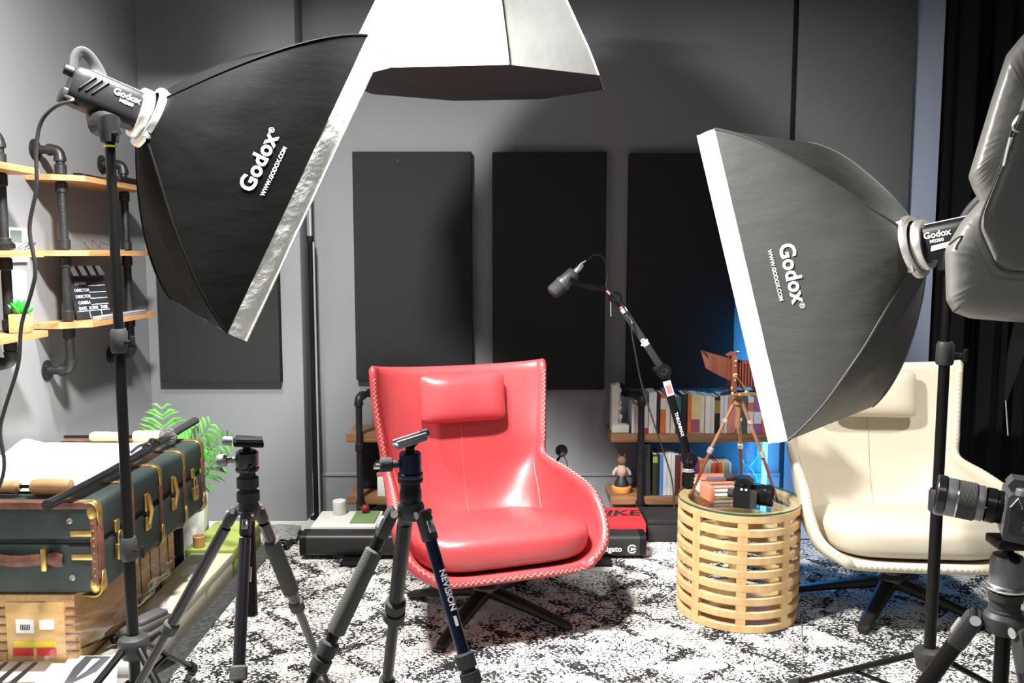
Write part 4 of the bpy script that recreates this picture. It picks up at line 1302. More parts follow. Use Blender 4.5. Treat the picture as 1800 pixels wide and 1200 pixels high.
# antique bellows camera on a wooden tripod, standing on the glass top
def antique():
    ap = P(1298, 703, 3.27)
    t = thing('antique_camera', 'small antique bellows camera of mahogany and brass on a wooden tripod on the side table', 'model camera', (ap.x, ap.y, TZ))
    feet = [P(1216, 862, 3.285), P(1368, 881, 3.16), P(1303, 850, 3.42)]
    for f in feet: f.z = TZ + 0.001
    for f in feet:
        d = (f - ap).normalized()
        a = ap + Vector((d.x, d.y, 0)).normalized() * 0.012
        L = (f - a).length
        sd = d.cross(Vector((0, 1, 0.2))).normalized()
        lg = MB()
        lg.tube([a, a + d * L * 0.56], [0.0085, 0.0085], 4, flat=0.8).build('leg_upper', M['leg_wood'], t, smooth=0)
        l2 = MB().tube([a + d * L * 0.52, f], [0.0095, 0.0065], 4, flat=0.8).build('leg_lower', M['mahogany'], t, smooth=0)
        MB().lathe([(0.0095, -0.012), (0.0115, -0.01), (0.0115, 0.01), (0.0095, 0.012)], a + d * L * 0.54, d, n=8).build('leg_clamp', M['silver'], l2)
        MB().lathe([(0.0085, -0.008), (0.0105, -0.006), (0.0105, 0.006), (0.0085, 0.008)], a + d * L * 0.22, d, n=8).build('leg_clamp', M['silver'], l2)
    MB().lathe([(0.010, -0.11), (0.010, -0.02), (0.020, -0.015), (0.020, 0.0), (0.012, 0.004), (0.012, 0.02)], ap, n=20).build('tripod_head', M['leg_wood'], t)
    bz = ap.z + 0.022
    X0 = ap.x
    th = math.radians(-4)
    def W(a, y, z):
        return Vector((X0 + a, ap.y + y + a * -0.15, bz + z))
    MB().b2((X0 - 0.035, ap.y - 0.03, bz), (X0 + 0.115, ap.y + 0.03, bz + 0.013), 0.002).build('bed_plate', M['brass'], t)
    # front standard with brass fittings
    fs = MB().b2((X0 - 0.036, ap.y - 0.045, bz + 0.016), (X0 - 0.018, ap.y + 0.045, bz + 0.155), 0.003).build('front_standard', M['mahogany'], t)
    for z, r in ((0.135, 0.006), (0.118, 0.004), (0.080, 0.011), (0.062, 0.005)):
        MB().ball((X0 - 0.027, ap.y - 0.048, bz + z), r, 12, (1, 0.6, 1)).build('brass_screw', M['brass'], fs)
    # flared hood in front of the standard
    def hood(u, v):
        k = [(-1, -1), (1, -1), (1, 1), (-1, 1)]
        i = int(round(v * 4)) % 4
        a = k[i]
        hw = 0.030 + 0.030 * u
        zc = 0.098 + 0.022 * u
        hh = 0.042 + 0.004 * u
        dx = -0.036 - 0.080 * u - (0.022 * u if a[1] > 0 else 0)
        zz = zc + a[1] * (hh if a[1] > 0 else hh * (1 - 0.45 * u))
        return Vector((X0 + dx, ap.y + a[0] * hw, bz + zz))
    hm = MB().grid(hood, 8, 4, cv=True)
    hm.build('lens_hood', M['mahogany'], t, smooth=0)
    MB().prism([(-0.03, -0.03), (0.03, -0.03), (0.03, 0.03), (-0.03, 0.03)], (X0 - 0.045, ap.y, bz + 0.10), (0, 1, 0), (0, 0, 1), (0.006, 0, 0)).build('lens_board', M['mahogany'], t)
    # bellows
    pr = []
    n = 7
    bl = MB()
    def bel(u, v):
        i = int(round(u * 2 * n))
        r = 0.050 if i % 2 == 0 else 0.040
        c = [(-1, -1), (1, -1), (1, 1), (-1, 1)][int(round(v * 4)) % 4]
        return Vector((X0 - 0.018 + 0.080 * u, ap.y + c[0] * r * 0.85, bz + 0.082 + c[1] * r))
    bl.grid(bel, 2 * n, 4, cv=True).build('bellows', mat('red_brown_bellows', (0.13, 0.032, 0.022), 0.5), t, smooth=0)
    MB().b2((X0 + 0.062, ap.y - 0.055, bz + 0.014), (X0 + 0.080, ap.y + 0.055, bz + 0.150), 0.003).build('rear_standard', M['mahogany'], t)
    for sgn in (-1, 1):
        MB().tube([(X0 - 0.022, ap.y + sgn * 0.048, bz + 0.075), (X0 + 0.03, ap.y + sgn * 0.042, bz + 0.012)], 0.006, 6, flat=0.5).build('brace_bar', M['brass'], t)
    for x, z, r in ((-0.032, 0.030, 0.010), (-0.03, 0.008, 0.010), (0.022, 0.012, 0.012), (-0.005, 0.004, 0.006)):
        MB().ball((X0 + x, ap.y - 0.036, bz + z), r, 12, (1, 0.7, 1)).build('brass_knob', M['brass'], t)
    for z in (0.022, 0.045):
        MB().cyl((X0 - 0.075, ap.y - 0.02, bz + z - 0.018), (X0 - 0.03, ap.y - 0.02, bz + z - 0.01), 0.006, n=10).build('focus_rod', M['black_metal'], t)
    MB().prism([(-0.035, 0), (0.0, 0.0), (0.0, 0.012), (-0.012, 0.014)], (X0 - 0.02, ap.y - 0.02, bz + 0.154), (1, 0, 0), (0, 0, 1), (0, 0.03, 0)).build('hood_latch', M['mahogany'], t)
    MB().tube([Vector((X0 - 0.012 + 0.014 * math.cos(a), ap.y - 0.005, bz + 0.158 + 0.010 * math.sin(a))) for a in [PI * i / 10 for i in range(11)]], 0.0018, 6).build('carry_loop', M['chrome'], t)
antique()

# microphone boom arm clamped to the back of the table, with its microphone
def mic_arm():
    Y = 3.40
    base = P(1209, 858, Y)
    base.z = TZ
    t = thing('microphone_boom', 'black jointed desk boom arm with stickers, clamped to the back of the side table', 'microphone stand', tuple(base))
    j0, j1, j2 = P(1211, 806, Y), P(1166, 652, Y), P(1082, 523, Y)
    MB().lathe([(0.026, 0.0), (0.026, 0.05), (0.021, 0.054), (0.021, 0.10), (0.016, 0.106)], base, n=24).build('table_clamp', M['black_metal'], t)
    MB().lathe([(0.0262, 0.062), (0.0225, 0.064), (0.0225, 0.072), (0.021, 0.074)], base, n=24).build('collar_ring', M['alu'], t)
    def arm(a, b, nm, w=0.021, h=0.034):
        d = (b - a).normalized()
        sd = Vector((0, 1, 0))
        u = sd.cross(d).normalized()
        o = MB().box((a + b) / 2, (w if False else h, w, (b - a).length - 0.02), basis(u, sd, d), 0.004).build(nm, M['grey_plastic'] if nm == 'upper_arm' else M['black_metal'], t)
        return d, u
    d1, u1 = arm(j0, j1, 'lower_arm')
    d2, u2 = arm(j1, j2, 'upper_arm', 0.019, 0.028)
    for j, r in ((j0, 0.032), (j1, 0.029), (j2, 0.026)):
        k = MB().cyl(j + Vector((0, -0.020, 0)), j + Vector((0, 0.020, 0)), r, n=28).build('joint', M['black_plastic'], t)
        MB().lathe([(r * 0.55, 0.0), (r * 0.55, 0.007), (r * 0.25, 0.008), (r * 0.2, 0.004)], j + Vector((0, -0.019, 0)), (0, -1, 0), n=24).build('joint_cap', M['gloss_black'], k)
    MB().lathe([(0.012, 0), (0.012, 0.018), (0.009, 0.02)], j1 + Vector((-0.022, -0.002, 0.006)), (-1, 0, 0.2), n=16).build('joint_knob', M['black_plastic'], t)
    # stickers and lettering, on the camera side
    f = Vector((0, -0.0112, 0))
    def on(a, d, u, pos, x, y):
        # text reads downwards along the arm
        return a + d * pos - d * x + u * y + f
    MB().box(j1 + (j0 - j1) * 0.19 + Vector((0, -0.0105, 0)), (0.030, 0.0015, 0.062), basis(u1, Vector((0, 1, 0)), d1), 0).build('white_sticker', M['print'], t)
    MB().box(j1 + (j0 - j1) * 0.20 + Vector((0, -0.0115, 0)), (0.022, 0.0012, 0.036), basis(u1, Vector((0, 1, 0)), d1), 0).build('pink_sticker', M['pink'], t)
    L1 = (j1 - j0).length
    MB().text('THRONMAX', 0.018, lambda x, y: on(j0, d1, u1, L1 * 0.40, x, y), bold=0.0005).build('lettering', M['print'], t, smooth=0, fix=False)
    L2 = (j2 - j1).length
    f = Vector((0, -0.0100, 0))
    MB().text('dji', 0.036, lambda x, y: on(j1, d2, u2, L2 * 0.40, x, y), bold=0.0016).build('sticker_lettering', M['print'], t, smooth=0, fix=False)
    MB().box(j1 + d2 * L2 * 0.715 + Vector((0, -0.0098, 0)), (0.020, 0.001, 0.060), basis(u2, Vector((0, 1, 0)), d2), 0).build('black_sticker', M['print_black'], t)
    f = Vector((0, -0.0110, 0))
    MB().text('THRON', 0.012, lambda x, y: on(j1, d2, u2, L2 * 0.715, x, y), bold=0.0002).build('small_lettering', M['print'], t, smooth=0, fix=False)
    MB().box(j1 + d2 * L2 * 0.83 + Vector((0, -0.0098, 0)), (0.024, 0.001, 0.018), basis(u2, Vector((0, 1, 0)), d2), 0).build('white_sticker', M['print'], t)
    MB().box(j1 + d2 * L2 * 0.87 + Vector((0, -0.0098, 0)), (0.016, 0.001, 0.012), basis(u2, Vector((0, 1, 0)), d2), 0).build('red_sticker', M['pink'], t)
    # end fitting toward the microphone
    m0 = P(1066, 508, Y - 0.01)
    MB().tube([j2 + Vector((-0.012, 0, 0.012)), m0], [0.012, 0.010], 14).build('end_thread', M['chrome'], t)
    MB().tube([j2 + Vector((-0.02, 0, -0.01)), P(1074, 556, Y)], 0.0025, 6).build('locking_lever', M['alu'], t)
    # the microphone
    mc = thing('microphone', 'dark grey broadcast microphone on the end of the boom arm, above the red chair', 'microphone', tuple(P(1005, 485, Y - 0.03)))
    a, b = P(973, 513, Y - 0.05), P(1030, 460, Y - 0.02)
    d = (b - a).normalized()
    Lm = (b - a).length
    MB().lathe([(0.018, 0.0), (0.027, 0.006), (0.030, 0.016), (0.030, 0.058), (0.029, 0.062)], a - d * 0.012, d, n=30).build('windscreen', M['rubber'], mc)
    MB().lathe([(0.029, 0.050), (0.0315, 0.052), (0.0315, 0.066), (0.028, 0.068), (0.027, 0.118), (0.024, 0.124), (0.012, 0.126)], a - d * 0.010, d, n=30).build('body', M['body_grey'], mc)
    MB().lathe([(0.011, 0.120), (0.011, 0.150), (0.009, 0.158), (0.006, 0.170)], a - d * 0.010, d, n=18).build('plug', M['alu'], mc)
    MB().tube([P(1001, 490, Y - 0.065), P(1018, 500, Y - 0.03), P(1046, 506, Y - 0.015), m0], [0.010, 0.011, 0.011, 0.010], 14).build('yoke', M['black_metal'], mc)
    MB().tube([P(1012, 478, Y - 0.065), P(1020, 464, Y - 0.06), P(1030, 458, Y - 0.055)], 0.003, 6).build('yoke_bar', M['alu'], mc)
    cb = spline([P(1034, 456, Y - 0.02), P(1044, 448, Y - 0.03), P(1056, 449, Y - 0.03), P(1066, 466, Y - 0.03), P(1068, 490, Y - 0.03), P(1066, 505, Y - 0.03), P(1088, 528, Y - 0.035), P(1106, 560, Y - 0.035), P(1114, 605, Y - 0.03), P(1128, 675, Y - 0.03), P(1150, 745, Y - 0.03), P(1178, 830, Y - 0.03), P(1184, 870, Y - 0.02), P(1186, 905, Y - 0.04)], 90)
    tag(MB().tube(cb, 0.0032, 8).build('microphone_cable', M['cable']), 'thin black cable drooping from the microphone along the boom arm', 'cable')
mic_arm()

# ---------------------------------------------------------------- iron-pipe wall shelves
def pipe_run(pts, r, t, name='pipe'):
    """a pipe through the given corner points, with rounded elbow fittings at the corners"""
    pts = [Vector(p) for p in pts]
    o = MB().tube([pts[0], pts[1]], r, 12).build(name, M['pipe'], t) if len(pts) == 2 else None
    if o is None:
        path = [pts[0]]
        for i in range(1, len(pts) - 1):
            d0, d1 = (pts[i] - pts[i - 1]).normalized(), (pts[i + 1] - pts[i]).normalized()
            k = r * 2.0
            a, b = pts[i] - d0 * k, pts[i] + d1 * k
            for q in range(7):
                s = q / 6
                path.append(a * (1 - s) ** 2 + pts[i] * 2 * s * (1 - s) + b * s * s)
        path.append(pts[-1])
        o = MB().tube(path, r, 12).build(name, M['pipe'], t)
        for i in range(1, len(pts) - 1):
            d0, d1 = (pts[i] - pts[i - 1]).normalized(), (pts[i + 1] - pts[i]).normalized()
            k = r * 2.0
            a, b = pts[i] - d0 * k, pts[i] + d1 * k
            el = [a - d0 * r * 0.7] + [a * (1 - s) ** 2 + pts[i] * 2 * s * (1 - s) + b * s * s for s in [q / 8 for q in range(9)]] + [b + d1 * r * 0.7]
            rr = [r * 1.42] * 2 + [r * 1.28] * 7 + [r * 1.42] * 2
            MB().tube(el, rr, 14).build('elbow', M['pipe'], o)
    return o

def flange(p, d, r, t):
    d = Vector(d)
    o = MB().lathe([(r, 0.0), (r, 0.005), (r * 0.85, 0.008), (r * 0.45, 0.010), (r * 0.42, 0.028), (r * 0.3, 0.030)], p, d, n=24).build('wall_flange', M['pipe'], t)
    x, y, _ = frame(d)
    for k in range(4):
        a = PI / 4 + k * PI / 2
        MB().ball(Vector(p) + (x * math.cos(a) + y * math.sin(a)) * r * 0.7 + d * 0.008, 0.004, 8).build('screw', M['gloss_black'], o)
    return o

def coupling(p, r, t):
    MB().lathe([(r * 1.05, -0.022), (r * 1.35, -0.018), (r * 1.35, 0.018), (r * 1.05, 0.022)], p, n=16).build('coupling', M['pipe'], t)

PX = -1.782
def wall_shelf(label, y0, y1, zs, yp, ztop, zbot, name='pipe_shelf'):
    t = thing(name, label, 'shelf', (XL, (y0 + y1) / 2, zs[-1]))
    for z in zs:
        # boards with a chamfered near corner
        MB().prism([(0, y0), (0.10, y0), (0.195, y0 + 0.075), (0.195, y1), (0, y1)], (XL + 0.001, 0, z - 0.022), (1, 0, 0), (0, 1, 0), (0, 0, 0.022)).build('shelf_board', M['shelf_wood'], t, smooth=0)
    r = 0.0165
    for y in yp:
        pipe_run([(XL + 0.02, y, ztop), (PX, y, ztop), (PX, y, zbot), (XL + 0.02, y, zbot)], r, t)
        for z in (ztop, zbot):
            flange((XL, y, z), (1, 0, 0), 0.042, t)
        for z in zs:
            coupling((PX, y, z + 0.024), r, t)
            coupling((PX, y, z - 0.046), r, t)
    return t
Z1, Z2, Z3 = P(118, 308, 3.40).z, P(118, 440, 3.40).z, P(118, 566, 3.40).z
wall_shelf('three-tier wall shelf of oak boards and black iron pipe holding the clapperboard', 3.34, 4.03, (Z1, Z2, Z3), (3.42, 3.97), P(95, 262, 3.4).z, P(110, 652, 3.4).z)
wall_shelf('three-tier iron pipe wall shelf at the left edge holding the succulent', 2.35, 3.085, (Z1 - 0.005, Z2 - 0.003, Z3 - 0.005), (2.50, 3.015), P(10, 235, 3.0).z, P(30, 640, 3.0).z)

# things on the wall shelves
cl = thing('clapperboard', 'black clapperboard with white stripes leaning on the bottom board of the wall shelf', 'clapperboard', (-1.80, 3.60, Z3))
o_ = Vector((-1.774, 3.475, Z3 + 0.003))
ux = Vector((0.22, 0.975, 0)).normalized()
uy = Vector((-0.20, 0.09, 0.96)).normalized()
nn_ = ux.cross(uy).normalized()
if nn_.y > 0: nn_ = -nn_
Bc = basis(ux, nn_, uy)
def CW(x, z, lift=0.0): return o_ + ux * x + uy * z + nn_ * lift
CWd, CHt = 0.205, 0.178
MB().box(CW(CWd / 2, CHt / 2), (CWd, 0.008, CHt), Bc, 0.002).build('slate', M['slate_black'], cl)
st = MB().box(CW(CWd / 2, CHt + 0.024), (CWd, 0.012, 0.042), Bc, 0.002).build('clap_stick', M['slate_black'], cl)
for k in range(4):
    MB().prism([(0.022 + k * 0.052, -0.02), (0.053 + k * 0.052, -0.02), (0.035 + k * 0.052, 0.02), (0.004 + k * 0.052, 0.02)], CW(0, CHt + 0.024, 0.0063), ux, uy, nn_ * 0.0008).build('stripe', M['slate_white'], st)
for z, w in ((0.148, 'CINEMA'), (0.120, 'DIRECTOR'), (0.094, 'DIRECTOR'), (0.068, 'CAMERA'), (0.044, 'DATE   SCENE   TAKE')):
    xo = 0.055 if z > 0.05 else CWd / 2
    MB().text(w, 0.018, lambda x, y, z=z, xo=xo: CW(xo + x, z + y, 0.0046), bold=0.0003).build('lettering', M['slate_white'], cl, smooth=0, fix=False)
for z in (0.138, 0.110, 0.084, 0.058, 0.033):
    MB().box(CW(CWd * (0.5 if z < 0.05 else 0.72), z, 0.0045), (CWd * (0.94 if z < 0.05 else 0.5), 0.0008, 0.0022), Bc).build('ruled_line', M['slate_white'], cl)
for x in (0.075, 0.145):
    MB().box(CW(x, 0.017, 0.0045), (0.0022, 0.0008, 0.034), Bc).build('ruled_line', M['slate_white'], cl)
lp = thing('laptop', 'thin silver laptop lying closed on the bottom board of the wall shelf', 'laptop', (-1.75, 3.72, Z3))
MB().b2((-1.722, 3.49, Z3 + 0.001), (-1.686, 3.94, Z3 + 0.009), 0.003).build('base', M['alu'], lp)
MB().b2((-1.722, 3.49, Z3 + 0.009), (-1.686, 3.94, Z3 + 0.016), 0.003).build('lid', M['alu'], lp)
# wire glasses-like ornament on the middle board
we = thing('wire_ornament', 'looped silver wire ornament on the middle board of the wall shelf', 'ornament', (-1.74, 3.62, Z2))
wp = []
for i in range(70):
    u = i / 69
    wp.append(Vector((-1.752 + 0.06 * u, 3.50 + 0.20 * u + 0.015 * math.cos(u * 30), Z2 + 0.026 + 0.021 * math.sin(u * 26) * (0.6 + 0.4 * math.sin(u * 7)))))
MB().tube(wp, 0.0022, 6).build('wire', M['post_metal'], we)
MB().tube([(-1.755, 3.49, Z2 + 0.003), (-1.69, 3.74, Z2 + 0.003)], 0.003, 8).build('foot_rod', M['chrome'], we)
# dark slider rail lying on the top board
sl = thing('camera_slider', 'black camera slider rail lying on the top board of the wall shelf', 'slider', (-1.74, 3.7, Z1))
MB().b2((-1.750, 3.45, Z1 + 0.001), (-1.722, 4.00, Z1 + 0.014), 0.003).build('rail', M['black_metal'], sl)
MB().b2((-1.756, 3.74, Z1 + 0.003), (-1.692, 3.99, Z1 + 0.030), 0.008).build('carriage', M['black_plastic'], sl)
# succulent in a wooden pot on the left shelf
sc = thing('potted_succulent', 'small bright green succulent in a wooden cube pot on the left shelf', 'plant', (-1.76, 2.98, Z3 - 0.005))
c_ = Vector((-1.722, 2.985, Z3 - 0.0045))
MB().box(c_ + Vector((0, 0, 0.034)), (0.062, 0.062, 0.066), rotZ(0.2), 0.004).build('pot', M['carton'], sc)
for k in range(16):
    a = k * 2.4
    e = 0.25 + 0.07 * k
    d = Vector((math.cos(a) * math.cos(e), math.sin(a) * math.cos(e), math.sin(e)))
    p0 = c_ + Vector((0, 0, 0.066))
    MB().tube([p0 + d * 0.004, p0 + d * 0.018, p0 + d * 0.034 + Vector((0, 0, 0.004)), p0 + d * 0.046 + Vector((0, 0, 0.010))], [0.004, 0.009, 0.011, 0.002], 8, flat=0.6).build('succulent_leaf', M['leaf2'], sc)
hd = thing('headphones', 'black headphones lying on the middle board at the left edge', 'headphones', (-1.76, 2.86, Z2))
hz = Z2 - 0.003
for s_ in (-1, 1):
    MB().lathe([(0.03, 0), (0.038, 0.006), (0.038, 0.022), (0.028, 0.030)], (-1.735, 2.875 + s_ * 0.052, hz + 0.001), n=24).build('ear_cup', M['gloss_black'], hd)
MB().tube([Vector((-1.735 - 0.07 * math.sin(PI * i / 16), 2.875 - 0.052 * math.cos(PI * i / 16), hz + 0.022)) for i in range(17)], 0.007, 8).build('headband', M['black_plastic'], hd)
gl = thing('eyeglasses', 'thin dark eyeglasses on the middle board beside the headphones', 'eyeglasses', (-1.74, 2.97, Z2))
for s_ in (0, 1):
    MB().tube([Vector((-1.715 + 0.018 * math.cos(a), 3.012 + s_ * 0.042 + 0.018 * math.sin(a) * 0.9, hz + 0.016 + 0.012 * math.cos(a))) for a in [2 * PI * i / 18 for i in range(18)]], 0.0014, 6, closed=True).build('rim', M['black_metal'], gl)
MB().tube([(-1.70, 3.027, hz + 0.028), (-1.70, 3.039, hz + 0.028)], 0.0014, 6).build('bridge', M['black_metal'], gl)
# thermostat and switch on the left wall
tp = P(40, 432, 3.1); tp.x = XL
yy_ = 3.15
a0, a1 = Vector((XL, 3.185, Z2 - 0.045)), Vector((XL + 0.012, 3.315, Z2 + 0.085))
th_ = thing('thermostat', 'white wall thermostat with a grey screen beside the left shelf', 'thermostat', (XL, 3.17, Z2))
MB().b2(a0, a1, 0.004).build('housing', M['switch'], th_)
MB().b2((XL + 0.012, 3.20, Z2 + 0.03), (XL + 0.013, 3.275, Z2 + 0.075)).build('screen', M['lcd'], th_)
sw = thing('light_switch', 'tall white switch plate below the thermostat', 'switch', (XL, 3.17, Z2 - 0.15))
MB().b2((XL, 3.215, Z2 - 0.235), (XL + 0.01, 3.295, Z2 - 0.080), 0.003).build('plate', M['switch'], sw)
MB().b2((XL + 0.01, 3.23, Z2 - 0.225), (XL + 0.013, 3.28, Z2 - 0.165), 0.002).build('rocker', M['switch'], sw)

# the two low shelves on the back wall
SZ1, SZ2 = 0.490, 0.165
def back_shelf(label, x0, x1, pipes, loop):
    t = thing('pipe_shelf', label, 'shelf', ((x0 + x1) / 2, YB - 0.03, SZ2))
    yf, yb = 4.27, YB - 0.028
    for z in (SZ1, SZ2):
        MB().b2((x0, yf, z - 0.042), (x1, yb, z), 0.003).build('shelf_board', M['shelf_dark'], t)
    r = 0.0165
    for x in pipes:
        pipe_run([(x + loop, YB - 0.02, 0.685), (x + loop, 4.42, 0.685), (x, 4.262, 0.685), (x, 4.262, SZ2 - 0.064), (x + 0.05, 4.36, SZ2 - 0.064), (x + 0.05, YB - 0.03, SZ2 - 0.064)], r, t)
        flange((x + loop, YB, 0.685), (0, -1, 0), 0.030, t)
        for z in (SZ1, SZ2):
            coupling((x, 4.262, z - 0.065), r, t)
    return t
back_shelf('low two-board iron pipe shelf on the back wall, behind the left of the red chair', -0.845, -0.12, (-0.775,), 0.05)
back_shelf('low two-board iron pipe shelf full of books behind the side table', 0.505, 1.315, (0.655,), -0.08)

# ---------------------------------------------------------------- books on the low shelf
def book_up(x, y, z, w, h, d, col, label, group, lean=0.0, band=None, pages=True):
    """upright book, spine toward the room"""
    t = thing('book', label, 'book', (x, y, z), 0, group)
    Rl = Matrix.Translation((x, y, z)) @ Matrix.Rotation(lean, 4, 'Y')
    m = cmat(col)
    c = 0.002
    def bx(nm, lo, hi, mm, par, bev=0.0):
        return MB(Rl).b2(lo, hi, bev).build(nm, mm, par)
    bx('spine', (0, 0, 0), (w, c * 1.5, h), m, t, 0.0007)
    bx('cover', (0, c * 1.5, 0), (c, d, h), m, t)
    bx('cover', (w - c, c * 1.5, 0), (w, d, h), m, t)
    bx('page_block', (c, c * 1.5, 0.003), (w - c, d - 0.003, h - 0.003), M['paper'], t)
    if band:
        bc, z0, z1 = band
        bx('spine_band', (0.0003, -0.0006, z0 * h), (w - 0.0003, 0, z1 * h), cmat(bc), t)
    return t
W_, CRM, BLK, ORG, RED_, TEA, YEL, PUR, PNK, GRY, BLU, SAL = (0.74, 0.73, 0.70), (0.70, 0.66, 0.52), (0.012, 0.012, 0.012), (0.66, 0.15, 0.03), (0.52, 0.03, 0.03), (0.02, 0.12, 0.12), (0.70, 0.58, 0.26), (0.22, 0.05, 0.12), (0.72, 0.26, 0.26), (0.10, 0.105, 0.11), (0.08, 0.22, 0.55), (0.70, 0.28, 0.16)
upper = [(0.020, W_, 'white', .160, None), (0.026, W_, 'short white', .162, None), (0.036, W_, 'white and red', .165, ((0.62, 0.03, 0.03), 0.0, 0.17)), (0.020, W_, 'white', .225, None), (0.018, W_, 'slim white', .225, None), (0.016, BLK, 'slim black', .205, None), (0.028, ORG, 'rust orange', .215, ((0.75, 0.7, 0.6), 0.62, 0.9)),
         (0.022, W_, 'white', .225, None), (0.024, CRM, 'pale cream', .215, None), (0.030, TEA, 'dark teal', .20, None), (0.030, BLK, 'black', .215, None), (0.018, ORG, 'bright orange', .215, None), (0.044, YEL, 'thick yellow and purple', .212, ((0.35, 0.08, 0.15), 0.02, 0.36)), (0.024, CRM, 'cream', .205, None), (0.026, W_, 'white', .205, None), (0.020, CRM, 'cream', .200, None),
         (0.028, BLK, 'black and gold', .200, ((0.35, 0.22, 0.05), 0.55, 0.9)), (0.018, W_, 'white', .205, None), (0.018, W_, 'white', .205, None), (0.020, SAL, 'salmon', .200, None), (0.024, PNK, 'pink', .195, None), (0.018, CRM, 'cream', .200, None), (0.034, GRY, 'grey', .205, None), (0.030, W_, 'white', .20, ((0.6, 0.2, 0.1), 0.6, 0.85)), (0.040, (0.34, 0.12, 0.36), 'violet', .215, ((0.78, 0.75, 0.75), 0.25, 0.55)), (0.022, ORG, 'orange', .215, None), (0.03, W_, 'white', .20, None)]
ords = ['first', 'second', 'third', 'fourth', 'fifth', 'sixth', 'seventh', 'eighth', 'ninth', 'tenth', 'eleventh', 'twelfth', 'thirteenth', 'fourteenth', 'fifteenth', 'sixteenth', 'seventeenth', 'eighteenth', 'nineteenth', 'twentieth', 'twenty-first', 'twenty-second', 'twenty-third', 'twenty-fourth', 'twenty-fifth', 'twenty-sixth', 'twenty-seventh']
x = 0.612
for i, (w, c, nm, h, bd) in enumerate(upper):
    if x + w > 1.31: break
    book_up(x, 4.285 + random.uniform(0, 0.014), SZ1 + 0.001, w, h * 0.94, 0.15, c, f'{nm} book, {ords[i]} from the left on the upper low shelf', 'books on the upper low shelf', 0.0, bd)
    x += w + 0.0012
# book pages lie a little higher behind: a row of loose white papers on top of the first books
fl = thing('box_file', 'tall grey box file at the left of the books on the lower board', 'box file', (0.675, 4.285, SZ2))
MB(Matrix.Translation((0.672, 4.285, SZ2 + 0.001)) @ Matrix.Rotation(-0.03, 4, 'Y')).b2((0, 0, 0), (0.042, 0.20, 0.268), 0.002).build('shell', M['grey_plastic'], fl)
lower = [(0.024, (0.02, 0.03, 0.012), 'black and green', .215, ((0.25, 0.42, 0.05), 0.80, 0.95)), (0.010, BLK, 'slim black', .215, None), (0.016, BLU, 'slim blue', .215, None), (0.022, (0.62, 0.66, 0.72), 'pale blue', .215, None), (0.018, (0.72, 0.72, 0.66), 'ivory', .220, None), (0.018, W_, 'white', .218, None), (0.026, (0.14, 0.025, 0.03), 'dark maroon', .212, None), (0.028, SAL, 'salmon pink', .205, None),
         (0.020, GRY, 'dark grey', .20, None), (0.022, BLK, 'black', .205, None), (0.022, (0.40, 0.05, 0.30), 'magenta', .19, None), (0.024, ORG, 'orange', .185, ((0.75, 0.5, 0.05), 0.5, 0.9)), (0.016, W_, 'white', .175, None), (0.018, CRM, 'cream', .175, None), (0.022, ORG, 'rust', .170, None), (0.014, RED_, 'dark red', .170, None), (0.018, ORG, 'orange red', .172, None), (0.014, YEL, 'yellow', .17, None), (0.018, (0.38, 0.43, 0.50), 'blue grey', .172, None), (0.012, W_, 'slim white', .17, None), (0.034, RED_, 'red', .178, None), (0.02, W_, 'white', .16, None)]
x = 0.722
for i, (w, c, nm, h, bd) in enumerate(lower):
    if x + w > 1.16: break
    book_up(x, 4.285 + random.uniform(0, 0.012), SZ2 + 0.001, w, h, 0.14, c, f'{nm} book, {ords[i]} from the left on the lower low shelf', 'books on the lower low shelf', 0.0, bd)
    x += w + 0.0012
# white plaster relief block
wb = thing('plaster_ornament', 'white plaster corner block carved with figures at the left end of the upper low shelf', 'ornament', (0.53, 4.33, SZ1))
MB().b2((0.512, 4.30, SZ1 + 0.001), (0.600, 4.40, SZ1 + 0.042), 0.004).b2((0.512, 4.32, SZ1 + 0.038), (0.545, 4.40, SZ1 + 0.245), 0.003).build('block', M['plaster'], wb)
for k in range(9):
    MB().ball((0.545 + 0.004 * math.sin(k * 2.1) + 0.008 * (1 - k / 9), 4.345 + 0.012 * math.cos(k * 3), SZ1 + 0.055 + k * 0.023), 0.014, 10, (1, 1, 1.2)).build('carved_figure', M['plaster'], wb)
# doll on an orange base
dl = thing('rabbit_doll', 'small cloth rabbit doll on an orange base on the lower low shelf', 'doll', (0.575, 4.36, SZ2))
dx, dy, dz = 0.572, 4.36, SZ2 + 0.001
MB().lathe([(0.048, 0), (0.052, 0.006), (0.052, 0.028), (0.044, 0.034)], (dx, dy, dz), n=28).build('wooden_base', M['orange_base'], dl)
MB().lathe([(0.012, 0.03), (0.038, 0.034), (0.036, 0.05), (0.018, 0.082), (0.014, 0.088)], (dx, dy, dz), n=20).build('skirt', M['slate_black'], dl)
MB().lathe([(0.016, 0.084), (0.026, 0.10), (0.028, 0.12), (0.018, 0.142), (0.010, 0.15)], (dx, dy, dz), n=20).build('torso', M['skin'], dl)
MB().ball((dx, dy - 0.004, dz + 0.166), 0.026, 16, (1, 0.9, 0.95)).build('head', M['tan'], dl)
for s_ in (-1, 1):
    MB().tube([(dx + s_ * 0.012, dy, dz + 0.182), (dx + s_ * 0.020, dy, dz + 0.21), (dx + s_ * 0.024, dy, dz + 0.235)], [0.008, 0.011, 0.003], 10, flat=0.5).build('ear', M['tan'], dl)
    MB().tube([(dx + s_ * 0.022, dy, dz + 0.128), (dx + s_ * 0.040, dy - 0.006, dz + 0.108), (dx + s_ * 0.044, dy - 0.012, dz + 0.092)], [0.010, 0.009, 0.007], 10).build('arm', M['skin'], dl)
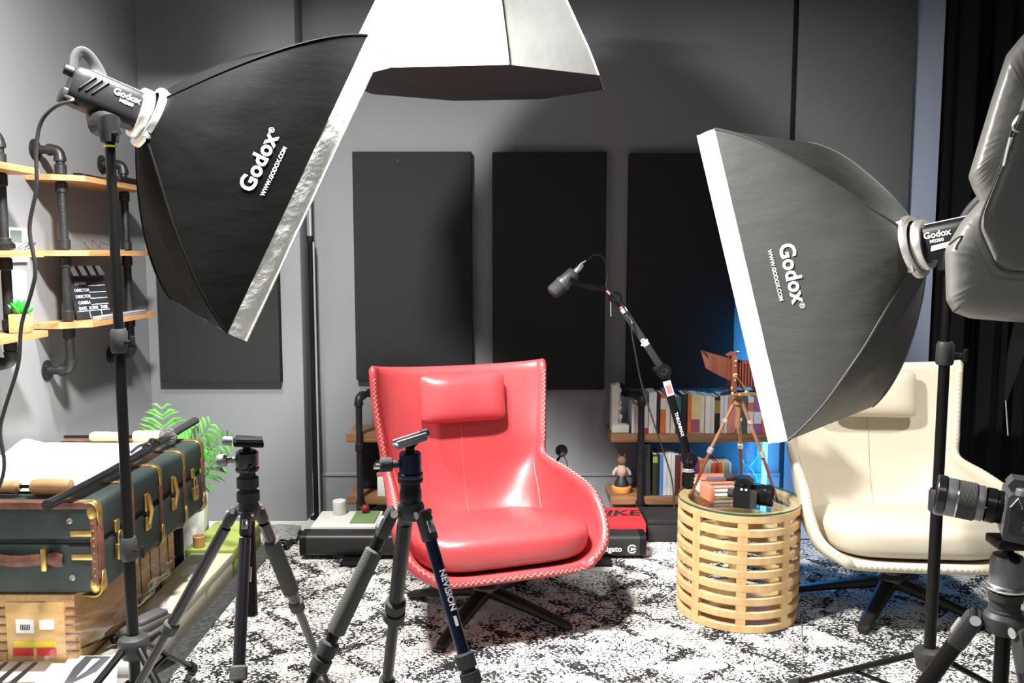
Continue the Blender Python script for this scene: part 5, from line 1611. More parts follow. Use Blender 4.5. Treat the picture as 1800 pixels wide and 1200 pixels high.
# hourglass and the blue LED tube
hg = thing('hourglass', 'clear glass hourglass glowing blue at the right end of the lower low shelf', 'hourglass', (1.235, 4.40, SZ2))
hx, hy = 1.235, 4.38
hgz = SZ2 + 0.002
MB().lathe([(0.012, 0.0), (0.046, 0.004), (0.050, 0.03), (0.048, 0.07), (0.026, 0.108), (0.008, 0.128), (0.026, 0.148), (0.048, 0.186), (0.050, 0.226), (0.046, 0.252), (0.012, 0.256)], (hx, hy, hgz), n=36, caps=False).build('glass_bulb', M['hour_glass'], hg)
MB().lathe([(0.0, 0.007), (0.042, 0.007), (0.044, 0.028), (0.0, 0.050)], (hx, hy, hgz), n=28, caps=False).build('sand', cmat((0.30, 0.55, 0.75)), hg)
ld = thing('led_tube_light', 'glowing blue LED tube light standing in the corner behind the bookshelf', 'light', (1.345, 4.46, 0))
MB().cyl((1.345, 4.455, 0.02), (1.345, 4.455, 1.10), 0.013, n=20).build('tube', M['led'], ld)
MB().lathe([(0.04, 0), (0.04, 0.01), (0.018, 0.014), (0.018, 0.03)], (1.345, 4.455, 0.0005), n=24).build('base', M['black_plastic'], ld)
MB().lathe([(0.016, 0), (0.016, 0.02), (0.012, 0.024)], (1.345, 4.455, 1.095), n=20).build('cap', M['black_plastic'], ld)

# ---------------------------------------------------------------- boxes and cases along the back wall
def lid_box(name, label, lo, hi, m, group=None, lid=0.35, rz=0.0, lid_mat=None, over=0.003):
    lo, hi = Vector(lo), Vector(hi)
    c = (lo + hi) / 2
    t = thing(name, label, 'box', (c.x, c.y, lo.z), rz, group)
    w, d, h = hi - lo
    zl = h * (1 - lid)
    MB().b2((-w / 2, -d / 2, 0.0005), (w / 2, d / 2, zl + 0.002), 0.002).build('box_body', m, t, world=False)
    MB().b2((-w / 2 - over, -d / 2 - over, zl), (w / 2 + over, d / 2 + over, h), 0.002).build('lid', lid_mat or m, t, world=False)
    return t
lid_box('storage_box', 'white flat cardboard box behind the left end of the black case', (-0.965, 3.99, 0.010), (-0.660, 4.24, 0.098), M['white_box'], None, 0.28)
lid_box('storage_box', 'greyish pink flat box beside the white box, behind the tripod grip', (-0.648, 3.99, 0.010), (-0.40, 4.24, 0.082), M['pink_box'])
gp = thing('green_folder', 'thin green folder lying on the white cardboard box', 'folder', (-0.70, 4.2, 0.098))
MB().b2((-0.79, 4.04, 0.0985), (-0.67, 4.23, 0.104), 0.001).build('cover', cmat((0.18, 0.30, 0.12)), gp)
wc = thing('white_tin', 'small white tin on the white cardboard box below the low shelf', 'tin', (-0.83, 4.25, 0.098))
MB().lathe([(0.030, 0), (0.032, 0.003), (0.032, 0.058), (0.030, 0.060)], (-0.87, 4.195, 0.0985), n=24).build('body', M['white_box'], wc)
MB().lathe([(0.033, 0.056), (0.033, 0.068), (0.030, 0.071)], (-0.87, 4.195, 0.0985), n=24).build('lid', M['switch'], wc)
rb_ = thing('red_ball', 'dark red ball on the green folder below the low shelf', 'ball', (-0.755, 4.24, 0.104))
MB().ball((-0.74, 4.195, 0.126), 0.022, 16).build('ball', cmat((0.25, 0.02, 0.02), 0.35), rb_)
pw = thing('power_adapter', 'black power adapter lying on the greyish pink box', 'adapter', (-0.60, 4.10, 0.082))
MB().box((-0.60, 4.10, 0.0985), (0.10, 0.06, 0.032), rotZ(0.1), 0.005).build('body', M['black_plastic'], pw)
# elgato case lying on the floor behind the red chair
ec = thing('green_screen_case', 'long black aluminium case lying on the rug behind the red chair', 'case', (-0.17, 3.86, RZ))
ex0, ex1, ey0, ey1, eh = -0.972, 0.615, 3.78, 3.90, 0.105
def csec(x, k=1.0):
    out = []
    for i in range(32):
        a = 2 * PI * i / 32
        cx = math.copysign(abs(math.cos(a)) ** 0.5, math.cos(a))
        cz = math.copysign(abs(math.sin(a)) ** 0.5, math.sin(a))
        out.append(Vector((x, (ey0 + ey1) / 2 + cx * (ey1 - ey0) / 2 * k, RZ + 0.012 + eh / 2 + cz * eh / 2 * k)))
    return out
def tube_sec(xs, nm, m):
    mb = MB()
    rows = [csec(x, k) for x, k in xs]
    vs = [v for r in rows for v in r]
    fs = [[i * 32 + j, i * 32 + (j + 1) % 32, (i + 1) * 32 + (j + 1) % 32, (i + 1) * 32 + j] for i in range(len(xs) - 1) for j in range(32)]
    fs += [list(range(32)), [(len(xs) - 1) * 32 + j for j in range(32)]]
    return mb.add(vs, fs).build(nm, m, ec)
tube_sec([(ex0 + 0.03, 1.0), (ex1 - 0.03, 1.0)], 'housing', M['case'])
tube_sec([(ex0, 0.94), (ex0 + 0.004, 1.015), (ex0 + 0.032, 1.015)], 'end_cap', M['black_plastic'])
tube_sec([(ex1 - 0.032, 1.015), (ex1 - 0.004, 1.015), (ex1, 0.94)], 'end_cap', M['black_plastic'])
for x in (-0.72, 0.40):
    MB().b2((x - 0.05, 3.695, RZ + 0.0005), (x + 0.05, 3.945, RZ + 0.0125), 0.003).build('swivel_foot', M['black_plastic'], ec)
eb = MB().box((-0.505, ey0 - 0.006, RZ + 0.06), (0.03, 0.014, 0.07), None, 0.003).build('latch', M['black_plastic'], ec)
for z in (0.035, 0.085):
    MB().ball((-0.505, ey0 - 0.013, RZ + z), 0.006, 10).build('latch_screw', M['chrome'], eb)
ey_ = ey0 - 0.0012
MB().text('elgato', 0.036, lambda x, y: Vector((0.458 + x, ey_, RZ + 0.052 + y)), bold=0.0008).build('lettering', M['print'], ec, smooth=0, fix=False)
lg = MB()
n_ = 26
o3, o2 = [], []
for i in range(n_ + 1):
    a = 0.5 + (2 * PI - 1.0) * i / n_
    o3.append(Vector((0.548 + 0.021 * math.cos(a), ey_, RZ + 0.053 + 0.021 * math.sin(a))))
    o2.append(Vector((0.548 + 0.015 * math.cos(a), ey_, RZ + 0.053 + 0.015 * math.sin(a))))
lg.add(o3 + o2, [[i, i + 1, n_ + 2 + i, n_ + 1 + i] for i in range(n_)])
lg.add([Vector((0.542, ey_, RZ + 0.061)), Vector((0.542, ey_, RZ + 0.044)), Vector((0.570, ey_, RZ + 0.0525))], [[0, 1, 2]])
lg.build('round_logo', M['print'], ec, smooth=0, fix=False)
# red shoe box and black box
sb_ = lid_box('shoe_box', 'red shoe box with black lettering on the rug behind the red chair', (0.30, 3.97, RZ + 0.0005), (0.638, 4.225, 0.122), M['red_box'], None, 0.42)
MB().text('NIKE', 0.05, lambda x, y: Vector((0.495 + x, 3.9695, 0.062 + y * 0.8)), bold=0.003, shear=0.25).build('front_lettering', M['print_black'], sb_, smooth=0, fix=False)
sw_ = [(-0.10, 0.035), (-0.115, 0.0), (-0.09, -0.022), (-0.05, -0.022), (0.13, 0.055), (-0.04, 0.004), (-0.075, 0.006)]
MB().add([Vector((0.46 + a, 4.06 + b * 0.9, 0.1226)) for a, b in sw_], [[0, 1, 2, 6], [2, 3, 5, 6], [3, 4, 5]]).build('lid_emblem', M['print_black'], sb_, smooth=0, fix=False)
MB().text('NIKE', 0.12, lambda x, y: Vector((0.50 + x, 4.13 + y, 0.1226)), bold=0.004, shear=0.25).build('lid_lettering', M['print_black'], sb_, smooth=0, fix=False)
bx_ = lid_box('storage_box', 'plain black box under the low shelf, between the red shoe box and the side table', (0.66, 4.03, RZ + 0.0005), (0.93, 4.24, 0.120), M['black_box'], None, 0.2)
# things on the left low shelf
bbx = thing('upright_box', 'black upright box on the lower board behind the red chair', 'speaker', (-0.66, 4.44, SZ2))
MB().b2((-0.80, 4.42, SZ2 + 0.0005), (-0.42, 4.518, SZ2 + 0.27), 0.004).build('cabinet', M['black_box'], bbx)  # plain dark box filling the dark rectangle between the boards
MB().b2((-0.79, 4.414, SZ2 + 0.01), (-0.43, 4.42, SZ2 + 0.26), 0.002).build('front_face', M['foam'], bbx)
wbx = lid_box('storage_box', 'small white box on the lower board, left of the red chair', (-0.690, 4.275, SZ2), (-0.545, 4.395, SZ2 + 0.122), M['white_box'], None, 0.12, lid_mat=cmat((0.62, 0.14, 0.10)))
book_flat((-0.615, 4.335, SZ2 + 0.1225), (0.10, 0.09, 0.014), 0, cmat((0.72, 0.25, 0.05)), 'small orange book on top of the small white box', 'books on the white box', pages=True)
for k in range(2):
    book_flat((-0.655 + 0.01 * k, 4.335, SZ2 + 0.137 + 0.020 * k), (0.12, 0.09, 0.019), 0.05, cmat([(0.10, 0.09, 0.08), (0.02, 0.02, 0.02)][k]), ['brown book on the orange book left of the red chair', 'black book topping the small stack left of the red chair'][k], 'books on the white box')
# black pole in the corner
pl_ = thing('pole_light', 'tall thin black pole light standing in the corner beside the pillar', 'pole light', (-1.045, 4.43, 0))
px_, py_ = P(552, 700, 4.43).x, 4.43
MB().cyl((px_, py_, 0.012), (px_, py_, P(545, 418, 4.43).z), 0.0145, n=18).build('pole', M['black_metal'], pl_)
MB().cyl((px_ + 0.017, py_ - 0.004, 0.02), (px_ + 0.017, py_ - 0.004, P(545, 425, 4.43).z), 0.0055, n=10).build('light_strip', M['alu'], pl_)
MB().lathe([(0.018, 0), (0.018, 0.025), (0.014, 0.028)], (px_, py_, P(545, 424, 4.43).z), n=18).build('end_cap', M['black_plastic'], pl_)
MB().cyl((px_ + 0.002, py_, P(545, 420, 4.43).z), (px_ + 0.002, py_, P(542, 330, 4.43).z), 0.008, n=12).build('inner_tube', M['alu'], pl_)
MB().lathe([(0.035, 0), (0.035, 0.01), (0.021, 0.014)], (px_, py_, 0.0005), n=20).build('foot', M['black_plastic'], pl_)
# small round lamp behind the red chair
rl = thing('ball_lamp', 'small glossy black ball lamp on a thin stem behind the right of the red chair', 'lamp', (0.26, 4.1, 0))
bp0 = P(987, 792, 4.10)
MB().ball(bp0, 0.031, 20).build('ball_head', M['gloss_black'], rl)
MB().lathe([(0.027, 0.0), (0.020, 0.007), (0.0, 0.010)], bp0 + Vector((-0.005, -0.0255, 0.004)), (-0.15, -1, 0.1), n=20).build('lens', M['lens'], rl)
sp_ = spline([bp0 - Vector((0.008, 0, 0.028)), P(978, 815, 4.10), P(972, 850, 4.10), P(970, 920, 4.10), Vector((P(970, 920, 4.1).x, 4.10, 0.02))], 30)
MB().tube(sp_, 0.006, 8).build('stem', M['black_metal'], rl)
MB().lathe([(0.06, 0), (0.06, 0.01), (0.02, 0.016)], (sp_[-1].x, 4.10, RZ - 0.009 + 0.0005), n=24).build('lamp_base', M['black_plastic'], rl)
MB().tube(spline([bp0 + Vector((0.012, 0, -0.026)), P(997, 815, 4.10), P(1000, 845, 4.10), P(992, 900, 4.1), Vector((P(985, 920, 4.1).x, 4.10, 0.03))], 30), 0.002, 6).build('lamp_cable', M['cable'], rl)
# folded grey mesh bag and its rod on the floor by the pillar
mbg = thing('mesh_bag', 'folded grey mesh bag lying on the floor between the tripod and the white box', 'bag', (-1.18, 4.15, 0))
g0 = [G(462, 948, 0.034), G(520, 948, 0.034), G(530, 922, 0.034), G(466, 922, 0.034)]
def mbf(u, v):
    p = g0[0].lerp(g0[1], u).lerp(g0[3].lerp(g0[2], u), v)
    return p + Vector((0, 0, 0.03 * math.sin(PI * u) * math.sin(PI * v) + 0.006 * noise.noise(Vector((u * 6, v * 6, 3)))))
mm_ = MB().grid(mbf, 16, 12)
mm_.grid(lambda u, v: mbf(u, v) * 1.0 + Vector((0, 0, -0.012 - 0.03 * math.sin(PI * u) * math.sin(PI * v))), 16, 12)
mm_.build('mesh_cloth', M['grey_mesh'], mbg)
MB().tube([G(500, 962, 0.025), G(528, 935, 0.025)], 0.012, 12).build('handle_rod', M['black_plastic'], mbg)

# ---------------------------------------------------------------- the green travel trunk and what lies on it
TX0, TX1, TY0, TY1, TZ0, TZ1 = -1.862, -1.275, 2.555, 3.455, 0.350, 0.640
tk = thing('travel_trunk', 'dark green vintage travel trunk with brass corners and brown straps along the left wall', 'trunk', ((TX0 + TX1) / 2, (TY0 + TY1) / 2, TZ0))
ZS = 0.515
MB().b2((TX0, TY0, TZ0), (TX1, TY1, ZS - 0.002), 0.022, 4).build('trunk_body', M['trunk'], tk)
MB().b2((TX0, TY0, ZS + 0.002), (TX1, TY1, TZ1), 0.022, 4).build('trunk_lid', M['trunk'], tk)
MB().b2((TX0 + 0.012, TY0 + 0.012, ZS - 0.02), (TX1 - 0.012, TY1 - 0.012, ZS + 0.02)).build('lid_gap', M['print_black'], tk)
# straps over the lid and down the front face, with brass bent ends
for k, y in enumerate((TY0 + 0.012, TY0 + 0.235, TY0 + 0.465, TY0 + 0.690, TY1 - 0.012)):
    w = 0.034 if k in (0, 4) else 0.026
    top = MB().b2((TX0 + 0.02, y - w / 2, TZ1 - 0.001), (TX1 - 0.06, y + w / 2, TZ1 + 0.004), 0.002).build('strap', M['trunk_strap'], tk)
    MB().b2((TX1 - 0.001, y - w / 2, TZ0 + 0.05), (TX1 + 0.004, y + w / 2, TZ1 - 0.07), 0.002).build('strap', M['trunk_strap'], tk)
    # brass bracket wrapped over the top edge and another at the bottom
    def wrap_br(z0, up, y=y, w=w):
        pts = []
        rr = 0.024
        if up:
            pts = [(TX1 - 0.11, TZ1 + 0.003)] + [(TX1 - rr + (rr + 0.004) * math.sin(a), TZ1 - rr + (rr + 0.004) * math.cos(a)) for a in [PI / 2 * i / 6 for i in range(7)]] + [(TX1 + 0.004, TZ1 - 0.085)]
        else:
            pts = [(TX1 + 0.004, TZ0 + 0.075)] + [(TX1 - rr + (rr + 0.004) * math.cos(a), TZ0 + rr - (rr + 0.004) * math.sin(a)) for a in [PI / 2 * i / 6 for i in range(7)]] + [(TX1 - 0.06, TZ0 - 0.003)]
        mb = MB()
        mb.grid(lambda u, v: Vector((pts[int(round(u * (len(pts) - 1)))][0], y + (v - 0.5) * w * (1.0 if 0 < u < 1 else 0.55), pts[int(round(u * (len(pts) - 1)))][1])), len(pts) - 1, 4)
        o = mb.build('brass_bracket', M['brass'], tk)
        md = o.modifiers.new('s', 'SOLIDIFY')
        md.thickness = 0.004
        return o
    wrap_br(TZ1, True)
    wrap_br(TZ0, False)
# the strap along the near end face and its corner irons
MB().b2((TX0 + 0.02, TY0 - 0.004, TZ1 - 0.018), (TX1 - 0.02, TY0 + 0.004, TZ1 + 0.003), 0.002).build('edge_strap', M['trunk_strap'], tk)
MB().b2((TX1 - 0.024, TY0 - 0.004, TZ0 + 0.03), (TX1 - 0.002, TY0 + 0.001, TZ1 - 0.05), 0.002).build('edge_strap', M['trunk_strap'], tk)
for z, up in ((TZ1 - 0.03, 1), (TZ0 + 0.03, 0)):
    MB().ball((TX1 - 0.018, TY0 + 0.018, z), 0.024, 18, (1, 1, 1.5)).build('brass_corner', M['brass'], tk)
for z in (ZS + 0.030, ZS - 0.045):
    MB().b2((TX1 - 0.085, TY0 - 0.005, z - 0.009), (TX1 - 0.018, TY0 + 0.001, z + 0.009), 0.003).build('brass_tab', M['brass'], tk)
for (x, z) in ((TX1 - 0.085, TZ1 - 0.055), (TX1 - 0.085, TZ0 + 0.055), (TX0 + 0.1, TZ1 - 0.055), (TX0 + 0.1, TZ0 + 0.055)):
    MB().lathe([(0.009, 0), (0.009, 0.004), (0.004, 0.007), (0.003, 0.004)], (x, TY0, z), (0, -1, 0), n=16).build('rivet', M['strap_pin'], tk)
for k in range(8):
    MB().ball((TX1 - 0.013, TY0 - 0.004, TZ0 + 0.06 + k * 0.024), 0.0035, 8).build('rivet', M['brass'], tk)
# end handle: a leather loop on two brass keepers
hzc = 0.468
hx0, hx1 = P(-40, 970, TY0).x, P(112, 970, TY0).x
hp = spline([(hx0, TY0 - 0.006, hzc + 0.002), (hx0 + 0.04, TY0 - 0.012, hzc + 0.004), (hx0 + 0.13, TY0 - 0.026, hzc - 0.002), (hx1 - 0.05, TY0 - 0.014, hzc), (hx1, TY0 - 0.006, hzc - 0.006)], 28)
MB().grid(lambda u, v: hp[int(round(u * 28))] + Vector((0, -0.008 * math.sin(PI * v), (v - 0.5) * (0.036 + (0.012 if u > 0.8 else 0) * math.sin(PI * (u - 0.8) / 0.2 if u > 0.8 else 0)))), 28, 6).build('end_handle', M['trunk_strap'], tk)
for x in (hx0 + 0.04, hx1 - 0.052):
    MB().b2((x - 0.009, TY0 - 0.024, hzc - 0.036), (x + 0.009, TY0 + 0.001, hzc + 0.036), 0.004).build('handle_keeper', M['brass'], tk)
# clasps on the long front
for y in (TY0 + 0.34, TY0 + 0.57):
    c1 = MB().box((TX1 + 0.005, y, ZS + 0.028), (0.010, 0.030, 0.062), None, 0.004).build('clasp', M['brass'], tk)
    MB().tube([(TX1 + 0.012, y, ZS + 0.055), (TX1 + 0.020, y, ZS), (TX1 + 0.012, y, ZS - 0.05)], [0.006, 0.009, 0.006], 10).box((TX1 + 0.006, y, ZS - 0.045), (0.012, 0.036, 0.05), None, 0.004).build('clasp_lever', M['brass'], c1)
for y, dz in ((TY0 + 0.115, -0.02), (TY1 - 0.13, 0.0)):
    c1 = MB().box((TX1 + 0.004, y, ZS + 0.018), (0.010, 0.030, 0.040), None, 0.004).build('hasp', M['brass'], tk)
    MB().tube([Vector((TX1 + 0.014, y + 0.014 * math.cos(a), ZS - 0.02 + 0.022 * math.sin(a))) for a in [2 * PI * i / 16 for i in range(16)]], 0.003, 6, closed=True).build('shackle', M['brass'], c1)
    MB().box((TX1 + 0.012, y, ZS - 0.062), (0.016, 0.046, 0.052), None, 0.004).build('padlock', M['brass'], c1)
# a scroll of white paper on two wooden rollers, lying open on the lid
TT = TZ1 + 0.005
scr = thing('paper_scroll', 'open white paper scroll with light wooden rollers on the green trunk', 'scroll', (-1.6, 3.0, TT))
def sheet(u, v):
    y = 2.66 + 0.70 * v
    x = -1.845 + 0.425 * u + 0.025 * math.sin(v * 3)
    z = TT + 0.004 + 0.030 * math.sin(PI * v) ** 0.7 * (0.75 + 0.25 * math.cos(u * 5)) + 0.040 * math.exp(-((v - 0.40 - 0.28 * (1 - u)) / 0.15) ** 2) * (1 - u * 0.55) + 0.008 * math.sin(u * 9 + v * 5) * math.sin(PI * v)
    if u > 0.75: z = TT + 0.003 + (z - TT) * (1 - (u - 0.75) / 0.25) ** 0.8
    return Vector((x, y, z))
sm_ = MB().grid(sheet, 36, 48).build('white_sheet', M['paper'], scr, smooth=60)
md = sm_.modifiers.new('s', 'SOLIDIFY'); md.thickness = 0.001
for y, xe in ((2.635, -1.403), (3.375, -1.407)):
    rl_ = MB().tube([(-1.80, y, TT + 0.026), (xe, y, TT + 0.026)], 0.006, 10).build('roller_rod', M['black_metal'], scr)
    MB().lathe([(0.012, 0), (0.022, 0.004), (0.0255, 0.02), (0.0255, 0.11), (0.022, 0.125), (0.010, 0.13)], (xe - 0.115, y, TT + 0.026), (1, 0, 0), n=26).build('roller_knob', M['roll_wood'], rl_)
    MB().lathe([(0.010, 0), (0.016, 0.004), (0.021, 0.02), (0.019, 0.10), (0.021, 0.13), (0.012, 0.14)], (xe - 0.29, y, TT + 0.026), (1, 0, 0), n=26).build('roller_grip', M['roll_wood'], rl_)
# a samurai sword in its black scabbard lying across the lid
kt = thing('samurai_sword', 'black sheathed samurai sword lying along the edge of the green trunk', 'sword', (-1.385, 3.0, TT))
k0, k1, k2 = Vector((-1.362, 2.44, TT + 0.024)), Vector((-1.358, 3.30, TT + 0.040)), Vector((-1.356, 3.60, TT + 0.048))
sc_pts = [k0.lerp(k1, i / 20) + Vector((0.010 * math.sin(PI * i / 20), 0, -0.004 * math.sin(PI * i / 20))) for i in range(21)]
MB().tube(sc_pts, 0.0185, 14, flat=0.8).build('scabbard', M['gloss_black'], kt)
dk = (k2 - k1).normalized()
MB().lathe([(0.030, -0.004), (0.036, -0.002), (0.036, 0.002), (0.030, 0.004)], k1 + dk * 0.012, dk, n=28).build('sword_guard', mat('dark_silver_guard', (0.16, 0.155, 0.15), 0.4, 0.8, bump=0.8, bscale=160), kt)
MB().tube([k1 + dk * 0.015, k1.lerp(k2, 0.5), k2], [0.0185, 0.0175, 0.019], 12, flat=0.8).build('sword_grip', M['foam'], kt)
MB().tube(spline([k1 - dk * 0.11 + Vector((-0.02, 0, 0.012)), k1 - dk * 0.13 + Vector((0.0, 0, 0.024)), k1 - dk * 0.12 + Vector((0.02, 0, 0.01)), k1 - dk * 0.15 + Vector((-0.035, 0, 0.006)), k1 - dk * 0.2 + Vector((-0.05, 0, -0.008))], 24), 0.006, 8).build('cord', M['foam'], kt)
MB().lathe([(0.019, -0.02), (0.022, -0.016), (0.022, 0.016), (0.019, 0.02)], k1 - dk * 0.16, dk, n=18).build('cord_knob', M['black_plastic'], kt)

# ---------------------------------------------------------------- cartons and boxes under and before the trunk
cr = thing('carton', 'wood-print carton with white and yellow stickers under the near end of the trunk', 'carton', (-1.62, 2.75, 0))
MB().b2((-1.86, 2.565, 0.001), (-1.365, 2.98, 0.346), 0.004).build('box', M['carton'], cr)
pa, pb = P(14, 1132, 2.565), P(112, 1058, 2.565)
MB().b2((pa.x, 2.561, 0.02), (pb.x, 2.566, pb.z), 0.001).build('printed_panel', M['carton_panel'], cr)
def cart(px0, py0, px1, py1, nm, m):
    a, b = P(px0, py1, 2.56), P(px1, py0, 2.56)
    MB().b2((a.x, 2.5585, a.z), (b.x, 2.5608, b.z)).build(nm, m, cr)
for k in range(6):
    for xa, xb in ((114, 138), (-40, 12)):
        a, b = P(xa, 1068 + 15 * k, 2.56), P(xb, 1071 + 15 * k, 2.56)
        MB().b2((a.x, 2.5632, b.z), (b.x, 2.5655, a.z)).build('printed_stripe', M['trunk_strap'], cr)
cart(29, 1088, 59, 1112, 'white_label', M['print'])
cart(70, 1089, 94, 1106, 'white_label', M['print'])
cart(25, 1128, 98, 1136, 'yellow_band', M['print_yellow'])
cart(24, 1139, 58, 1152, 'red_mark', M['print_red'])
cart(66, 1139, 99, 1152, 'red_mark', M['print_red'])
for k in range(6):
    a = P(36 + 3 * k, 1103, 2.558)
    MB().b2((a.x, 2.5575, a.z - 0.008), (a.x + 0.0025, 2.5586, a.z + 0.010)).build('barcode_bar', M['print_black'], cr)
c2 = thing('carton', 'wood-print carton wrapped in clear film under the far end of the trunk', 'carton', (-1.58, 3.2, 0))
MB().b2((-1.86, 3.00, 0.001), (-1.394, 3.42, 0.346), 0.004).build('box', M['carton'], c2)
for k in range(5):
    MB().b2((-1.3945, 3.01 + 0.085 * k, 0.03), (-1.3915, 3.016 + 0.085 * k, 0.33)).build('printed_stripe', M['trunk_strap'], c2)
# crumpled clear film hanging out between the cartons and the boxes
fm = thing('plastic_film', 'crumpled clear plastic film bulging from under the corner of the trunk', 'plastic film', (-1.3, 2.75, 0))
def film(u, v):
    y = 2.50 + 0.62 * u
    z = 0.16 + 0.185 * v
    b = 0.09 * math.sin(PI * min(1, v * 1.05)) * (0.55 + 0.45 * math.sin(PI * u))
    w = 0.030 * noise.noise(Vector((u * 7, v * 6, 1.7))) + 0.014 * noise.noise(Vector((u * 18, v * 15, 4.1)))
    return Vector((-1.338 + b + w * math.sin(PI * v) - (0.10 * (1 - u * 6) if u < 1 / 6 else 0), y + w * 0.4, z))
MB().grid(film, 60, 34).build('film_sheet', M['film'], fm, smooth=50)
# boxes in a row along the rug edge
lid_box('storage_box', 'lime green lidded box at the far end of the row beside the trunk', (-1.42, 3.60, 0.001), (-1.212, 4.00, 0.122), M['green_box'], None, 0.45)
lid_box('storage_box', 'far cream lidded box in front of the lime green box', (-1.388, 3.275, 0.001), (-1.212, 3.585, 0.112), M['cream_box'], 'cream boxes beside the trunk', 0.33)
lid_box('storage_box', 'near cream lidded box behind the folded drone', (-1.360, 2.955, 0.001), (-1.212, 3.268, 0.112), M['cream_box'], 'cream boxes beside the trunk', 0.33)
lid_box('storage_box', 'white lidded box with the folded drone on it, next to the light stand', (-1.355, 2.585, 0.001), (-1.208, 2.945, 0.108), M['white_box'], None, 0.3)
for k, (y, lb) in enumerate(((3.30, 'white sheet as painted glare on the far cream box'), (2.97, 'white sheet as painted glare on the near cream box'))):
    ws = thing('white_sheet', lb, 'paper', (-1.30, y, 0.1125))  # white sheet added as painted glare on the box lid
    MB().box((-1.30, y + 0.09, 0.1127), (0.09, 0.12, 0.0008), rotZ(0.1)).build('sheet', M['paper'], ws)
# items in the gap behind: black can, white bag, peach cup
bc_ = thing('black_can', 'black can standing behind the trunk beside the lime green box', 'can', (-1.40, 3.72, 0))
q = P(323, 955, 3.50)
MB().lathe([(0.030, 0), (0.033, 0.004), (0.033, 0.27), (0.030, 0.276)], (-1.43, 3.52, 0.001), n=24).build('body', M['black_plastic'], bc_)
MB().lathe([(0.034, 0.25), (0.034, 0.272), (0.031, 0.280)], (-1.43, 3.52, 0.001), n=24).build('rim', M['alu'], bc_)
wb2 = thing('paper_bag', 'white paper bag standing behind the far end of the trunk', 'bag', (-1.50, 3.68, 0))
MB().box((-1.50, 3.90, 0.141), (0.13, 0.10, 0.28), rotZ(0.15), 0.01).build('bag_body', M['paper'], wb2)
MB().tube(spline([(-1.53, 3.86, 0.27), (-1.525, 3.855, 0.32), (-1.47, 3.855, 0.32), (-1.46, 3.86, 0.27)], 16), 0.002, 6).build('bag_handle', M['paper'], wb2)
pc_ = thing('peach_cup', 'small peach coloured cup on the lime green box', 'cup', (-1.375, 3.64, 0.1222))
MB().lathe([(0.018, 0), (0.022, 0.002), (0.026, 0.048), (0.024, 0.050), (0.020, 0.006)], (-1.375, 3.64, 0.1225), n=20, caps=False).build('cup_body', cmat((0.70, 0.36, 0.16)), pc_)
# folded drone on the white box
dr_ = thing('folded_drone', 'folded grey drone resting on the boxes beside the light stand', 'drone', (-1.32, 2.72, 0.14))
def drone():
    c = Vector((-1.240, 2.74, 0.109))
    fx = Vector((0.42, 0.90, 0)).normalized()
    sd = Vector((fx.y, -fx.x, 0))
    B = basis(fx, sd, Vector((0, 0, 1)))
    def W(a, b, h): return c + fx * a + sd * b + Vector((0, 0, h))
    MB().box(W(0.02, 0, 0.042), (0.175, 0.072, 0.055), B, 0.016, 4).build('fuselage', M['drone'], dr_)
    MB().box(W(0.035, 0, 0.074), (0.12, 0.056, 0.020), B, 0.009, 3).build('battery', M['drone'], dr_)
    for s_ in (-1, 1):
        MB().tube([W(0.095, s_ * 0.043, 0.040), W(-0.02, s_ * 0.047, 0.034), W(-0.062, s_ * 0.045, 0.030)], [0.011, 0.009, 0.010], 10).build('arm', M['drone'], dr_)
        MB().tube([W(-0.065, s_ * 0.036, 0.046), W(0.06, s_ * 0.045, 0.022)], [0.010, 0.009], 10).build('arm', M['drone'], dr_)
        MB().lathe([(0.013, 0), (0.014, 0.004), (0.014, 0.022), (0.010, 0.026)], W(-0.066, s_ * 0.045, 0.018), n=18).build('motor', M['black_plastic'], dr_)
        MB().lathe([(0.013, 0), (0.014, 0.004), (0.014, 0.020), (0.010, 0.024)], W(0.100, s_ * 0.043, 0.016), n=18).build('motor', M['black_plastic'], dr_)
        MB().box(W(0.03, s_ * 0.053, 0.030), (0.125, 0.010, 0.004), B, 0.001).build('propeller', M['black_plastic'], dr_)
    MB().ball(W(-0.078, 0, 0.030), 0.018, 14).build('camera_gimbal', M['gloss_black'], dr_)
    # one propeller blade swung out to the left
    p0 = W(-0.066, -0.045, 0.046)
    p1 = p0 + Vector((-0.060, -0.12, 0.004))
    d = (p1 - p0).normalized()
    s2 = Vector((-d.y, d.x, 0))
    MB().prism([(0, -0.004), (0.03, -0.011), (0.09, -0.009), (0.135, -0.001), (0.10, 0.005), (0.03, 0.008), (0, 0.004)], p0, d, s2, Vector((0, 0, 0.0016))).build('propeller', M['black_plastic'], dr_)
drone()
# a flat white board with prints in front of the carton
pb_ = thing('foam_board', 'white foam board lying flat at the lower left corner', 'board', (-1.6, 2.35, 0.13))
fb_c = lid_box('storage_box', 'wide white box under the prints at the lower left corner', (-1.80, 2.06, 0.001), (-1.28, 2.535, 0.128), M['white_box'], None, 0.25)
MB().b2((-1.83, 2.03, 0.1285), (-1.275, 2.545, 0.1335), 0.001).build('board', M['paper'], pb_)
mg = thing('photo_print', 'glossy dark photograph print lying on the foam board at the lower left edge', 'print', (-1.55, 2.4, 0.134))
def lay(poly_px, z, nm, m, par):
    pts = [G(a, b, z) for a, b in poly_px]
    mb = MB()
    n = len(pts)
    mb.add(pts + [p - Vector((0, 0, 0.0012)) for p in pts], [list(range(n)), [n + i for i in range(n)][::-1]] + [[i, (i + 1) % n, n + (i + 1) % n, n + i] for i in range(n)])
    return mb.build(nm, m, par, smooth=0)
